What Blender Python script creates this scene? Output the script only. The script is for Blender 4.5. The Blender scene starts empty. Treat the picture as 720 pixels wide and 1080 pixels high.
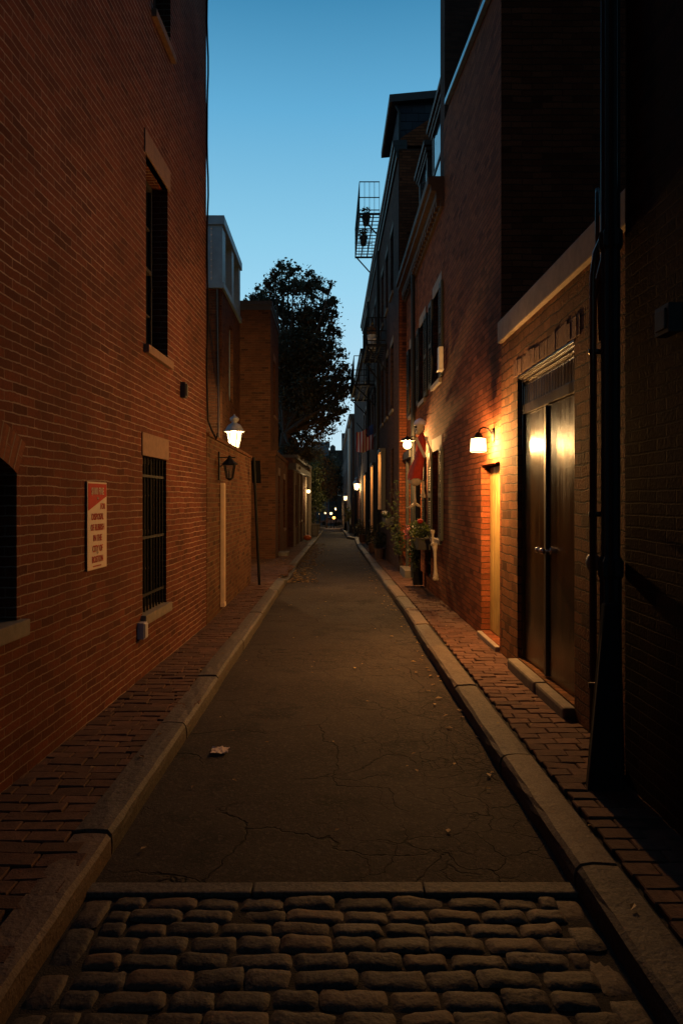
import bpy, bmesh, math, random
import numpy as np
from mathutils import Vector, Matrix, noise as mnoise
random.seed(7); rng = np.random.default_rng(7)
SC = bpy.context.scene
COL = SC.collection
PI = math.pi

# ------------------------------------------------------------------ camera model (level camera, 24 mm, slight shift)
CX, CY, FP, CAMH = 348.0, 527.0, 720.0, 1.6
def at(px, py, Y):
    return Vector(((px-CX)/FP*Y, Y, CAMH-(py-CY)/FP*Y))
def gz(y):                                   # ground profile: level, then falling gently away
    if y < 10: return 0.0
    if y < 35: return -.012*(y-10)
    return -.30-.03*(min(y, 160)-35)

# ------------------------------------------------------------------ materials
def new_mat(name):
    m = bpy.data.materials.new(name); m.use_nodes = True
    nt = m.node_tree; nt.nodes.clear()
    out = nt.nodes.new('ShaderNodeOutputMaterial')
    return m, nt, out
def N(nt, t, **kw):
    n = nt.nodes.new(t)
    for k, v in kw.items():
        if hasattr(n, k): setattr(n, k, v)
        else: n.inputs[k.replace('_', ' ')].default_value = v
    return n
def L(nt, a, b): nt.links.new(a, b)
def rgba(c): return (c[0], c[1], c[2], 1.0)
def mixc(nt, fac, a, b, mode='MIX'):
    n = nt.nodes.new('ShaderNodeMix'); n.data_type = 'RGBA'; n.blend_type = mode
    for sock, v in ((n.inputs[0], fac), (n.inputs[6], a), (n.inputs[7], b)):
        if hasattr(v, 'default_value') or hasattr(v, 'is_linked'): nt.links.new(v, sock)
        elif isinstance(v, (int, float)): sock.default_value = v
        else: sock.default_value = rgba(v)
    return n.outputs[2]
def maprange(nt, v, a, b, c=0., d=1.):
    n = nt.nodes.new('ShaderNodeMapRange'); nt.links.new(v, n.inputs[0])
    for i, x in enumerate((a, b, c, d)): n.inputs[i+1].default_value = x
    return n.outputs[0]
def math_(nt, op, a, b=None):
    n = nt.nodes.new('ShaderNodeMath'); n.operation = op
    for i, v in enumerate((a, b)):
        if v is None: continue
        if hasattr(v, 'is_linked'): nt.links.new(v, n.inputs[i])
        else: n.inputs[i].default_value = v
    return n.outputs[0]
def noise(nt, vec, scale, detail=4., rough=.55):
    n = N(nt, 'ShaderNodeTexNoise', Scale=scale, Detail=detail, Roughness=rough)
    if vec is not None: L(nt, vec, n.inputs['Vector'])
    return n.outputs['Fac']

def brick_mat(name, c1, c2, mortar, w=.19, h=.06, m=.0055, bump=.006, rough=.85, wob=.006, stain=.45, darkmix=.35, head=.45):
    M, nt, out = new_mat(name)
    uv = N(nt, 'ShaderNodeUVMap', uv_map='UVMap').outputs[0]
    geo = nt.nodes.new('ShaderNodeNewGeometry').outputs['Position']
    nz = N(nt, 'ShaderNodeTexNoise', Scale=3.5, Detail=3.); L(nt, geo, nz.inputs['Vector'])
    sub = N(nt, 'ShaderNodeVectorMath', operation='SUBTRACT'); L(nt, nz.outputs['Color'], sub.inputs[0]); sub.inputs[1].default_value = (.5, .5, .5)
    sc = N(nt, 'ShaderNodeVectorMath', operation='SCALE'); L(nt, sub.outputs[0], sc.inputs[0]); sc.inputs['Scale'].default_value = wob*3
    nz2 = N(nt, 'ShaderNodeTexNoise', Scale=28., Detail=2.); L(nt, geo, nz2.inputs['Vector'])
    sub2 = N(nt, 'ShaderNodeVectorMath', operation='SUBTRACT'); L(nt, nz2.outputs['Color'], sub2.inputs[0]); sub2.inputs[1].default_value = (.5, .5, .5)
    sc2 = N(nt, 'ShaderNodeVectorMath', operation='SCALE'); L(nt, sub2.outputs[0], sc2.inputs[0]); sc2.inputs['Scale'].default_value = wob
    add = N(nt, 'ShaderNodeVectorMath', operation='ADD'); L(nt, uv, add.inputs[0]); L(nt, sc.outputs[0], add.inputs[1])
    add2 = N(nt, 'ShaderNodeVectorMath', operation='ADD'); L(nt, add.outputs[0], add2.inputs[0]); L(nt, sc2.outputs[0], add2.inputs[1])
    br = nt.nodes.new('ShaderNodeTexBrick'); br.offset = .5; br.squash = 1.0
    L(nt, add2.outputs[0], br.inputs['Vector'])
    br.inputs['Color1'].default_value = rgba((0, 0, 0)); br.inputs['Color2'].default_value = rgba((1, 1, 1)); br.inputs['Mortar'].default_value = rgba((.5, .5, .5))
    br.inputs['Scale'].default_value = 1.; br.inputs['Mortar Size'].default_value = m; br.inputs['Mortar Smooth'].default_value = .35
    br.inputs['Bias'].default_value = 0.; br.inputs['Brick Width'].default_value = w; br.inputs['Row Height'].default_value = h
    per = N(nt, 'ShaderNodeSeparateColor'); L(nt, br.outputs['Color'], per.inputs[0])
    col = mixc(nt, per.outputs[0], c1, c2)
    odd = maprange(nt, per.outputs[0], .0, .09, 1., 0.)              # a few overburnt dark bricks
    col = mixc(nt, math_(nt, 'MULTIPLY', odd, darkmix+.25), col, tuple(x*.35 for x in c1))
    spk = noise(nt, geo, 60., 3.)
    col = mixc(nt, maprange(nt, spk, .35, .75, 0., .5), col, tuple(x*.5 for x in c1))
    fac = br.outputs['Fac']
    bed = nt.nodes.new('ShaderNodeTexBrick'); bed.offset = 0.; L(nt, add2.outputs[0], bed.inputs['Vector'])
    bed.inputs['Scale'].default_value = 1.; bed.inputs['Mortar Size'].default_value = m; bed.inputs['Mortar Smooth'].default_value = .35; bed.inputs['Brick Width'].default_value = 5000.; bed.inputs['Row Height'].default_value = h
    tint = math_(nt, 'MULTIPLY', fac, math_(nt, 'ADD', math_(nt, 'MULTIPLY', bed.outputs['Fac'], 1-head), head))
    mnz = noise(nt, geo, 9., 3.)
    mcol = mixc(nt, maprange(nt, mnz, .35, .7), mortar, tuple(x*.55 for x in mortar))
    mcol = mixc(nt, maprange(nt, noise(nt, geo, .55, 3.), .40, .62, 0., .75), mcol, tuple(x*.5 for x in mortar))
    col = mixc(nt, tint, col, mcol)
    big = noise(nt, geo, .9, 5., .6)
    col = mixc(nt, maprange(nt, big, .42, .75, 0., stain), col, tuple(x*.38 for x in c1))
    b = N(nt, 'ShaderNodeBsdfPrincipled', Roughness=rough+.08); b.inputs['Specular IOR Level'].default_value = .1
    L(nt, col, b.inputs['Base Color'])
    hgt = math_(nt, 'SUBTRACT', math_(nt, 'ADD', math_(nt, 'MULTIPLY', per.outputs[0], .35), math_(nt, 'MULTIPLY', spk, .45)), math_(nt, 'MULTIPLY', fac, 1.1))
    bp = N(nt, 'ShaderNodeBump', Strength=1.0, Distance=bump); L(nt, hgt, bp.inputs['Height']); L(nt, bp.outputs[0], b.inputs['Normal'])
    L(nt, b.outputs[0], out.inputs[0])
    return M

def plain_mat(name, c, rough=.6, metal=0., var=.3, scale=12., bump=.002, spec=.4, c2=None, island=0.):
    M, nt, out = new_mat(name)
    tc = nt.nodes.new('ShaderNodeNewGeometry')
    n = noise(nt, tc.outputs['Position'], scale, 5., .6)
    col = mixc(nt, maprange(nt, n, .3, .75), c, c2 if c2 else tuple(x*(1-var) for x in c))
    if island:
        ri = tc.outputs['Random Per Island']
        col = mixc(nt, math_(nt, 'MULTIPLY', ri, island), col, tuple(x*.3 for x in c))
    b = N(nt, 'ShaderNodeBsdfPrincipled', Roughness=rough, Metallic=metal); b.inputs['Specular IOR Level'].default_value = spec
    L(nt, col, b.inputs['Base Color'])
    if bump:
        bp = N(nt, 'ShaderNodeBump', Strength=.8, Distance=bump)
        n2 = noise(nt, tc.outputs['Position'], scale*5, 4.)
        L(nt, math_(nt, 'ADD', n, n2), bp.inputs['Height']); L(nt, bp.outputs[0], b.inputs['Normal'])
    L(nt, b.outputs[0], out.inputs[0])
    return M

def granite_mat(name, c, bump=.006, fine=90.):
    M, nt, out = new_mat(name)
    g = nt.nodes.new('ShaderNodeNewGeometry'); p = g.outputs['Position']
    a = noise(nt, p, fine, 3., .7); bn = noise(nt, p, 7., 6., .65); v = noise(nt, p, fine*.4, 2.)
    col = mixc(nt, maprange(nt, a, .38, .62), tuple(x*.5 for x in c), tuple(x*1.25 for x in c))
    col = mixc(nt, maprange(nt, v, .55, .68, 0., .6), col, tuple(x*.25 for x in c))
    col = mixc(nt, maprange(nt, bn, .4, .75, 0., .55), col, (c[0]*.4, c[1]*.36, c[2]*.32))
    ri = g.outputs['Random Per Island']
    col = mixc(nt, math_(nt, 'MULTIPLY', ri, .6), col, tuple(x*.3 for x in c))
    col = mixc(nt, maprange(nt, math_(nt, 'FRACT', math_(nt, 'MULTIPLY', ri, 7.3)), .6, 1., 0., .45), col, (c[0]*1.5, c[1]*1.05, c[2]*.75))
    b = N(nt, 'ShaderNodeBsdfPrincipled', Roughness=.7); b.inputs['Specular IOR Level'].default_value = .2
    L(nt, col, b.inputs['Base Color'])
    bp = N(nt, 'ShaderNodeBump', Strength=.9, Distance=bump)
    L(nt, math_(nt, 'ADD', math_(nt, 'MULTIPLY', a, .25), math_(nt, 'ADD', bn, math_(nt, 'MULTIPLY', v, .4))), bp.inputs['Height']); L(nt, bp.outputs[0], b.inputs['Normal'])
    L(nt, b.outputs[0], out.inputs[0])
    return M

def asphalt_mat():
    M, nt, out = new_mat('worn asphalt')
    p = nt.nodes.new('ShaderNodeNewGeometry').outputs['Position']
    fine = noise(nt, p, 140., 3., .7); mid = noise(nt, p, 6., 6., .65); big = noise(nt, p, .7, 4., .6)
    col = mixc(nt, maprange(nt, fine, .38, .66), (.015, .011, .0095), (.050, .036, .030))
    col = mixc(nt, maprange(nt, mid, .4, .7, 0., .6), col, (.02, .016, .014))
    col = mixc(nt, maprange(nt, big, .45, .62, 0., .55), col, (.045, .035, .03))
    oil = noise(nt, p, 2.4, 3., .5); col = mixc(nt, maprange(nt, oil, .58, .66, 0., .6), col, (.010, .008, .008))
    agg = nt.nodes.new('ShaderNodeTexVoronoi'); agg.inputs['Scale'].default_value = 75.; L(nt, p, agg.inputs['Vector'])
    ac = N(nt, 'ShaderNodeSeparateColor'); L(nt, agg.outputs['Color'], ac.inputs[0])
    col = mixc(nt, maprange(nt, ac.outputs[0], .72, 1., 0., .32), col, (.12, .09, .075))
    nz = N(nt, 'ShaderNodeTexNoise', Scale=2.2, Detail=5.); L(nt, p, nz.inputs['Vector'])
    sc = N(nt, 'ShaderNodeVectorMath', operation='SCALE'); L(nt, nz.outputs['Color'], sc.inputs[0]); sc.inputs['Scale'].default_value = .5
    ad = N(nt, 'ShaderNodeVectorMath', operation='ADD'); L(nt, p, ad.inputs[0]); L(nt, sc.outputs[0], ad.inputs[1])
    def cracks(scale, width, m0, m1, seed):
        vo = nt.nodes.new('ShaderNodeTexVoronoi'); vo.feature = 'DISTANCE_TO_EDGE'; vo.inputs['Scale'].default_value = scale
        L(nt, ad.outputs[0], vo.inputs['Vector'])
        line = maprange(nt, vo.outputs['Distance'], 0., width, 1., 0.)
        mp = N(nt, 'ShaderNodeVectorMath', operation='ADD'); L(nt, p, mp.inputs[0]); mp.inputs[1].default_value = (seed, seed*2, 0)
        return math_(nt, 'MULTIPLY', line, maprange(nt, noise(nt, mp.outputs[0], .8, 2.), m0, m1))
    sx = N(nt, 'ShaderNodeSeparateXYZ'); L(nt, p, sx.inputs[0])
    right = maprange(nt, sx.outputs[0], -.2, .5)
    c = math_(nt, 'ADD', math_(nt, 'MULTIPLY', cracks(3.2, .016, .38, .55, 3.), right), math_(nt, 'MULTIPLY', cracks(8., .035, .47, .58, 8.), right))
    c = math_(nt, 'ADD', c, math_(nt, 'ADD', cracks(1.1, .008, .46, .56, 17.), math_(nt, 'MULTIPLY', cracks(4.4, .02, .5, .6, 31.), .8)))
    cc = math_(nt, 'MINIMUM', c, 1.)
    col = mixc(nt, cc, col, (.006, .005, .005))
    b = N(nt, 'ShaderNodeBsdfPrincipled', Roughness=.85); b.inputs['Specular IOR Level'].default_value = .15
    L(nt, col, b.inputs['Base Color'])
    bp = N(nt, 'ShaderNodeBump', Strength=.9, Distance=.008)
    L(nt, math_(nt, 'SUBTRACT', math_(nt, 'ADD', math_(nt, 'ADD', math_(nt, 'MULTIPLY', fine, .45), math_(nt, 'MULTIPLY', ac.outputs[0], .25)), math_(nt, 'MULTIPLY', mid, 1.2)), cc), bp.inputs['Height']); L(nt, bp.outputs[0], b.inputs['Normal'])
    L(nt, b.outputs[0], out.inputs[0])
    return M

def wood_mat(name, c1, c2, rough=.35, spec=.5, axis=2):
    M, nt, out = new_mat(name)
    p = nt.nodes.new('ShaderNodeNewGeometry').outputs['Position']
    mp = nt.nodes.new('ShaderNodeMapping'); L(nt, p, mp.inputs[0])
    s = [34., 34., 34.]; s[axis] = 1.6; mp.inputs['Scale'].default_value = s
    n = noise(nt, mp.outputs[0], 1., 6., .6); n2 = noise(nt, p, 5., 4.)
    col = mixc(nt, maprange(nt, n, .35, .68), c1, c2)
    col = mixc(nt, maprange(nt, n2, .45, .7, 0., .5), col, tuple(x*.5 for x in c1))
    b = N(nt, 'ShaderNodeBsdfPrincipled'); b.inputs['Specular IOR Level'].default_value = spec
    L(nt, maprange(nt, n, .3, .7, rough*.7, rough*1.35), b.inputs['Roughness']); L(nt, col, b.inputs['Base Color'])
    bp = N(nt, 'ShaderNodeBump', Strength=.6, Distance=.003); L(nt, math_(nt, 'ADD', n, math_(nt, 'MULTIPLY', n2, .8)), bp.inputs['Height']); L(nt, bp.outputs[0], b.inputs['Normal'])
    L(nt, b.outputs[0], out.inputs[0])
    return M

def glass_mat(name, c=(.012, .014, .018), rough=.06, spec=.9):
    M, nt, out = new_mat(name)
    p = nt.nodes.new('ShaderNodeNewGeometry').outputs['Position']
    b = N(nt, 'ShaderNodeBsdfPrincipled', Roughness=rough); b.inputs['Specular IOR Level'].default_value = spec
    b.inputs['Base Color'].default_value = rgba(c)
    bp = N(nt, 'ShaderNodeBump', Strength=.35, Distance=.01); L(nt, noise(nt, p, 3., 2.), bp.inputs['Height']); L(nt, bp.outputs[0], b.inputs['Normal'])
    L(nt, b.outputs[0], out.inputs[0])
    return M

def glow_mat(name, c, strength, clear=.6):
    M, nt, out = new_mat(name)
    e = N(nt, 'ShaderNodeEmission', Strength=strength); e.inputs[0].default_value = rgba(c)
    t = nt.nodes.new('ShaderNodeBsdfTransparent'); mx = nt.nodes.new('ShaderNodeMixShader'); mx.inputs[0].default_value = 1-clear
    L(nt, t.outputs[0], mx.inputs[1]); L(nt, e.outputs[0], mx.inputs[2]); L(nt, mx.outputs[0], out.inputs[0])
    return M

def leaf_mat(name, c1, c2, c3=None):
    M, nt, out = new_mat(name)
    g = nt.nodes.new('ShaderNodeNewGeometry')
    cr = nt.nodes.new('ShaderNodeValToRGB'); L(nt, g.outputs['Random Per Island'], cr.inputs[0])
    cr.color_ramp.elements[0].color = rgba(c1); cr.color_ramp.elements[1].color = rgba(c2)
    if c3: e = cr.color_ramp.elements.new(.85); e.color = rgba(c2); cr.color_ramp.elements[2].color = rgba(c3)
    d = N(nt, 'ShaderNodeBsdfPrincipled', Roughness=.6); L(nt, cr.outputs[0], d.inputs['Base Color'])
    tr = nt.nodes.new('ShaderNodeBsdfTranslucent'); L(nt, cr.outputs[0], tr.inputs[0])
    mx = nt.nodes.new('ShaderNodeMixShader'); mx.inputs[0].default_value = .3
    L(nt, d.outputs[0], mx.inputs[1]); L(nt, tr.outputs[0], mx.inputs[2]); L(nt, mx.outputs[0], out.inputs[0])
    return M

def stripe_mat(name, ca, cb, n, axis=0):
    M, nt, out = new_mat(name)
    uv = N(nt, 'ShaderNodeUVMap', uv_map='UVMap').outputs[0]
    s = N(nt, 'ShaderNodeSeparateXYZ'); L(nt, uv, s.inputs[0])
    f = math_(nt, 'FRACT', math_(nt, 'MULTIPLY', s.outputs[axis], n/2))
    col = mixc(nt, math_(nt, 'GREATER_THAN', f, .5), ca, cb)
    b = N(nt, 'ShaderNodeBsdfPrincipled', Roughness=.85); L(nt, col, b.inputs['Base Color'])
    L(nt, b.outputs[0], out.inputs[0])
    return M

MT = {}
MT['brick_left'] = brick_mat('old red brick', (.090, .029, .017), (.165, .050, .027), (.42, .31, .25), w=.175, h=.058, m=.0052, bump=.010, stain=.65, wob=.009, head=.42, darkmix=0.)
MT['brick_garden'] = brick_mat('weathered garden wall brick', (.075, .032, .017), (.16, .068, .034), (.22, .165, .11), w=.2, h=.065, m=.007, bump=.012, head=.6)
MT['brick_tan'] = brick_mat('brown brick', (.085, .037, .02), (.15, .062, .03), (.17, .115, .075), w=.2, h=.067, m=.006)
MT['brick_rough'] = brick_mat('rough handmade brick', (.11, .05, .023), (.25, .108, .046), (.075, .05, .032), w=.17, h=.088, m=.0075, bump=.026, wob=.016, stain=.7)
MT['brick_right'] = brick_mat('smooth red brick', (.14, .042, .018), (.26, .08, .034), (.085, .045, .026), w=.21, h=.066, m=.006, bump=.018, stain=.2, wob=.010, head=.7)
MT['brick_dark'] = brick_mat('soot dark brick', (.055, .026, .02), (.1, .045, .03), (.09, .06, .045), w=.2, h=.066, m=.006)
MT['brick_shade'] = brick_mat('shade darkened brick', (.02, .009, .007), (.038, .017, .012), (.04, .026, .02), w=.2, h=.066, m=.006)  # copy of the dark brick with the foreground building's shade put into its colour
MT['granite'] = granite_mat('granite kerb', (.125, .105, .09), bump=.010)
MT['sett'] = granite_mat('granite sett', (.088, .07, .056), bump=.008, fine=70.)
MT['sandstone'] = plain_mat('brownstone', (.2, .115, .075), .85, var=.4, scale=18.)
MT['limestone'] = plain_mat('pale coping stone', (.24, .19, .16), .85, var=.35, scale=9.)
MT['concrete'] = plain_mat('dark stone', (.17, .145, .12), .9, var=.4, scale=14.)
MT['asphalt'] = asphalt_mat()
MT['soil'] = plain_mat('dark joint sand', (.025, .02, .016), 1., var=.4, scale=30., bump=.006)
MT['paver'] = plain_mat('sidewalk brick', (.135, .068, .048), .85, var=.55, scale=20., bump=.005, spec=.2, island=.7)
MT['black'] = plain_mat('black painted iron', (.010, .010, .011), .7, 0., var=.4, scale=30., bump=.001, spec=.15)
MT['dark_paint'] = plain_mat('dark painted wood', (.045, .042, .04), .6, var=.4, scale=20.)
MT['shutter'] = plain_mat('dark green shutter paint', (.03, .032, .025), .6, var=.4, scale=20.)
MT['trim'] = plain_mat('cream trim paint', (.36, .29, .21), .7, var=.25, scale=10.)
MT['white'] = plain_mat('white paint', (.7, .66, .6), .55, var=.15, scale=10.)
MT['board'] = plain_mat('cream board paint', (.62, .47, .33), .7, var=.25, scale=8.)
MT['grey_metal'] = plain_mat('grey sheet metal', (.24, .36, .45), .5, .0, var=.25, scale=4.)
MT['grey_dark'] = plain_mat('dark grey metal', (.05, .045, .045), .7, .0, var=.3, scale=6.)
MT['lampcap'] = plain_mat('painted lamp cap', (.32, .33, .36), .45, .2, var=.3, scale=14.)
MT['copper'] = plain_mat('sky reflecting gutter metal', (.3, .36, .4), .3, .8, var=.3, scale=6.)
MT['steel'] = plain_mat('bright steel', (.6, .58, .55), .22, .9, var=.2, scale=20., bump=0)
MT['downpipe'] = plain_mat('painted downpipe', (.012, .013, .013), .65, .0, var=.4, scale=10.)
MT['conduit'] = plain_mat('brown painted conduit', (.1, .06, .04), .3, .5, var=.4, scale=10.)
MT['slate'] = brick_mat('slate shingles', (.03, .04, .055), (.06, .075, .09), (.012, .014, .018), w=.3, h=.2, m=.008, bump=.01, stain=.3)
MT['door'] = wood_mat('varnished door boards', (.024, .014, .006), (.075, .042, .015), .2, .4)
MT['door_plain'] = wood_mat('yellow ochre door', (.3, .2, .07), (.42, .3, .11), .5, .3)
MT['door_dark'] = wood_mat('dark door', (.025, .02, .016), (.05, .035, .025), .45)
MT['glass'] = glass_mat('dark window glass')
MT['blind'] = plain_mat('window blind', (.3, .25, .2), .9, var=.2, scale=6.)
MT['bark'] = plain_mat('bark', (.06, .045, .035), .95, var=.5, scale=20., bump=.02)
MT['leaf_dark'] = leaf_mat('dark autumn leaves', (.02, .026, .012), (.05, .042, .018), (.1, .05, .018))
MT['leaf_orange'] = leaf_mat('orange leaves', (.09, .045, .015), (.28, .11, .02), (.35, .2, .03))
MT['leaf_green'] = leaf_mat('garden leaves', (.02, .032, .01), (.05, .07, .018), (.11, .12, .03))
MT['leaf_yellow'] = leaf_mat('yellow leaves', (.16, .14, .02), (.32, .26, .04))
MT['litter_leaf'] = leaf_mat('fallen leaves', (.12, .06, .02), (.3, .18, .05), (.4, .28, .08))
MT['pink'] = leaf_mat('pink blossom', (.35, .08, .1), (.5, .18, .2))
MT['red_cloth'] = plain_mat('red cloth', (.42, .035, .02), .9, var=.4, scale=14.)
MT['white_cloth'] = plain_mat('off white cloth', (.5, .43, .36), .9, var=.3, scale=14.)
MT['lav_cloth'] = plain_mat('lavender cap', (.5, .48, .62), .9, var=.2, scale=14.)
MT['bone'] = plain_mat('bone plastic', (.55, .46, .34), .6, var=.35, scale=22.)
MT['terracotta'] = plain_mat('planter clay', (.12, .06, .035), .9, var=.3, scale=20.)
MT['pumpkin'] = plain_mat('pumpkin skin', (.55, .13, .015), .5, var=.3, scale=9.)
MT['paper'] = plain_mat('crumpled paper', (.6, .48, .42), .9, var=.2, scale=20.)
MT['sign_white'] = plain_mat('sign white enamel', (.55, .45, .37), .7, spec=.1, var=.15, scale=12., bump=0)
MT['sign_red'] = plain_mat('sign red enamel', (.36, .015, .01), .7, spec=.1, var=.2, scale=12., bump=0)
MT['far_wall'] = plain_mat('far brick wall', (.05, .03, .025), .9, var=.3, scale=1.5, bump=0)
MT['far_blue'] = plain_mat('far grey wall', (.12, .14, .16), .9, var=.3, scale=1., bump=0)
MT['earth'] = plain_mat('dark ground', (.05, .045, .04), 1., var=.4, scale=2.)
MT['canton'] = plain_mat('blue flag canton', (.03, .04, .12), .85, var=.2)
MT['flag'] = stripe_mat('flag stripes', (.28, .035, .035), (.5, .4, .38), 11, 0)
MT['glow_sconce'] = glow_mat('lit sconce glass', (1., .74, .36), 10., .72)
MT['glow_gas'] = glow_mat('lit gas lantern glass', (1., .70, .30), 5., .55)
MT['glow_globe'] = glow_mat('lit globe', (1., .68, .28), 8., .5)
MT['glow_orange'] = glow_mat('orange lamp glass', (1., .42, .08), 6., .4)
MT['glow_pane'] = glow_mat('lit window pane', (1., .6, .25), .9, .0)
MT['cutoff'] = glow_mat('added uplight cutoff glass', (1., .6, .25), 1.2, .1)  # for the ring added to cut the sconce's upward light
MT['dim_glass'] = glow_mat('lantern glass with faint glow', (.6, .4, .2), .02, .7)  # faint warm glow put into the glass, though the lantern is off

# ------------------------------------------------------------------ mesh builder
class MB:
    def __init__(self): self.v = []; self.f = []; self.uv = {}
    def poly(self, pts, uvs=None):
        i = len(self.v); self.v += [Vector(p) for p in pts]
        if uvs: self.uv[len(self.f)] = uvs
        self.f.append(tuple(range(i, i+len(pts))))
    def hexa(self, p):          # p: 8 points, bottom ring then top ring (both counter-clockwise from above)
        i = len(self.v); self.v += [Vector(q) for q in p]
        for a in ((3, 2, 1, 0), (4, 5, 6, 7), (0, 1, 5, 4), (1, 2, 6, 5), (2, 3, 7, 6), (3, 0, 4, 7)): self.f.append(tuple(i+k for k in a))
        return self
    def box(self, x0, x1, y0, y1, z0, z1):
        return self.hexa([(x0, y0, z0), (x1, y0, z0), (x1, y1, z0), (x0, y1, z0), (x0, y0, z1), (x1, y0, z1), (x1, y1, z1), (x0, y1, z1)])
    def bar(self, a, b, w, h=None, up=(0, 0, 1)):
        a = Vector(a); b = Vector(b); h = h or w; d = (b-a).normalized(); up = Vector(up)
        if abs(d.dot(up)) > .98: up = Vector((0, 1, 0))
        s = d.cross(up).normalized()*w/2; u = s.cross(d).normalized()*h/2
        return self.hexa([a-s-u, a+s-u, b+s-u, b-s-u, a-s+u, a+s+u, b+s+u, b-s+u])
    def tube(self, pts, r, n=8, cap=True):
        pts = [Vector(p) for p in pts]; rs = r if isinstance(r, (list, tuple)) else [r]*len(pts)
        base = len(self.v); ref = None
        for k, p in enumerate(pts):
            d = (pts[min(k+1, len(pts)-1)]-pts[max(k-1, 0)]).normalized()
            if ref is None:
                ref = Vector((1, 0, 0)) if abs(d.x) < .9 else Vector((0, 1, 0))
            ref = (ref-d*ref.dot(d)).normalized(); s = d.cross(ref)
            for j in range(n):
                a = 2*PI*j/n; self.v.append(p+(ref*math.cos(a)+s*math.sin(a))*rs[k])
        for k in range(len(pts)-1):
            for j in range(n):
                a = base+k*n+j; b = base+k*n+(j+1) % n; self.f.append((a, b, b+n, a+n))
        if cap:
            self.f.append(tuple(base+j for j in reversed(range(n)))); e = base+(len(pts)-1)*n; self.f.append(tuple(e+j for j in range(n)))
        return self
    def lathe(self, c, prof, n=16, axis=None, sx=1., sy=1.):
        c = Vector(c); base = len(self.v)
        for r, z in prof:
            for j in range(n):
                a = 2*PI*j/n; q = Vector((r*math.cos(a)*sx, r*math.sin(a)*sy, z))
                if axis is not None: q = axis @ q
                self.v.append(c+q)
        for k in range(len(prof)-1):
            for j in range(n):
                a = base+k*n+j; b = base+k*n+(j+1) % n; self.f.append((a, b, b+n, a+n))
        self.f.append(tuple(base+j for j in reversed(range(n)))); e = base+(len(prof)-1)*n; self.f.append(tuple(e+j for j in range(n)))
        return self
    def ball(self, c, r, n=12, m=8, sc=(1, 1, 1), jit=0.):
        base = len(self.v); c = Vector(c)
        for k in range(m+1):
            t = PI*k/m
            for j in range(n):
                a = 2*PI*j/n; d = Vector((math.sin(t)*math.cos(a)*sc[0], math.sin(t)*math.sin(a)*sc[1], -math.cos(t)*sc[2]))
                q = d*r
                if jit: q *= 1+jit*(mnoise.noise(d*2.3+c))
                self.v.append(c+q)
        for k in range(m):
            for j in range(n):
                a = base+k*n+j; b = base+k*n+(j+1) % n; self.f.append((a, b, b+n, a+n))
        return self
    def build(self, name, mat, parent=None, smooth=False, bevel=0., origin=None):
        me = bpy.data.meshes.new(name)
        if parent is not None: o0 = wloc(parent)
        elif origin is not None: o0 = Vector(origin)
        else:
            xs = [p.x for p in self.v]; ys = [p.y for p in self.v]; zs = [p.z for p in self.v]
            o0 = Vector(((min(xs)+max(xs))/2, (min(ys)+max(ys))/2, min(zs)))
        me.from_pydata([p-o0 for p in self.v], [], self.f)
        me.validate(clean_customdata=False)
        uvl = me.uv_layers.new(name='UVMap')
        me.update()
        for p in me.polygons:
            if p.index in self.uv and len(self.uv[p.index]) == p.loop_total:
                for li, u in zip(p.loop_indices, self.uv[p.index]): uvl.data[li].uv = u
                continue
            nn = p.normal
            for li in p.loop_indices:
                w = me.vertices[me.loops[li].vertex_index].co+o0
                if abs(nn.z) > .75: uvl.data[li].uv = (w.x, w.y)
                else:
                    t = Vector((-nn.y, nn.x, 0)).normalized()
                    if t.x+t.y < 0: t = -t
                    uvl.data[li].uv = (w.x*t.x+w.y*t.y, w.z)
        if bevel:
            bm = bmesh.new(); bm.from_mesh(me)
            bmesh.ops.remove_doubles(bm, verts=bm.verts, dist=1e-5)
            bmesh.ops.bevel(bm, geom=[e for e in bm.edges if len(e.link_faces) == 2 and e.calc_face_angle(0) > .5], offset=bevel, segments=2, profile=.6, affect='EDGES', clamp_overlap=True)
            bm.to_mesh(me); bm.free()
        if smooth:
            me.polygons.foreach_set('use_smooth', [True]*len(me.polygons))
        me.materials.append(MT[mat] if isinstance(mat, str) else mat)
        o = bpy.data.objects.new(name, me); COL.objects.link(o)
        if parent is not None: o.parent = parent
        else: o.location = o0
        return o
def wloc(o):
    l = Vector(o.location)
    while o.parent: o = o.parent; l = l+Vector(o.location)
    return l
def tag(o, label, cat, group=None):
    o['label'] = label; o['category'] = cat
    if group: o['group'] = group
    return o
def thing(name, loc, label, cat, group=None):
    o = bpy.data.objects.new(name, None); COL.objects.link(o); o.location = loc; o.empty_display_size = .2
    return tag(o, label, cat, group)
def structure(o): o['kind'] = 'structure'; return o
def stuff(o): o['kind'] = 'stuff'; return o
def copy_tree(o, parent=None):
    c = o.copy(); COL.objects.link(c)
    if parent is not None: c.parent = parent
    for ch in list(o.children): copy_tree(ch, c)
    return c
def lamp_light(name, loc, power, color, parent, radius=.02):
    d = bpy.data.lights.new(name, 'POINT'); d.energy = power; d.color = color; d.shadow_soft_size = radius
    o = bpy.data.objects.new(name, d); COL.objects.link(o)
    if parent is not None: o.parent = parent; o.location = Vector(loc)-wloc(parent)
    else: o.location = loc
    return o

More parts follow.
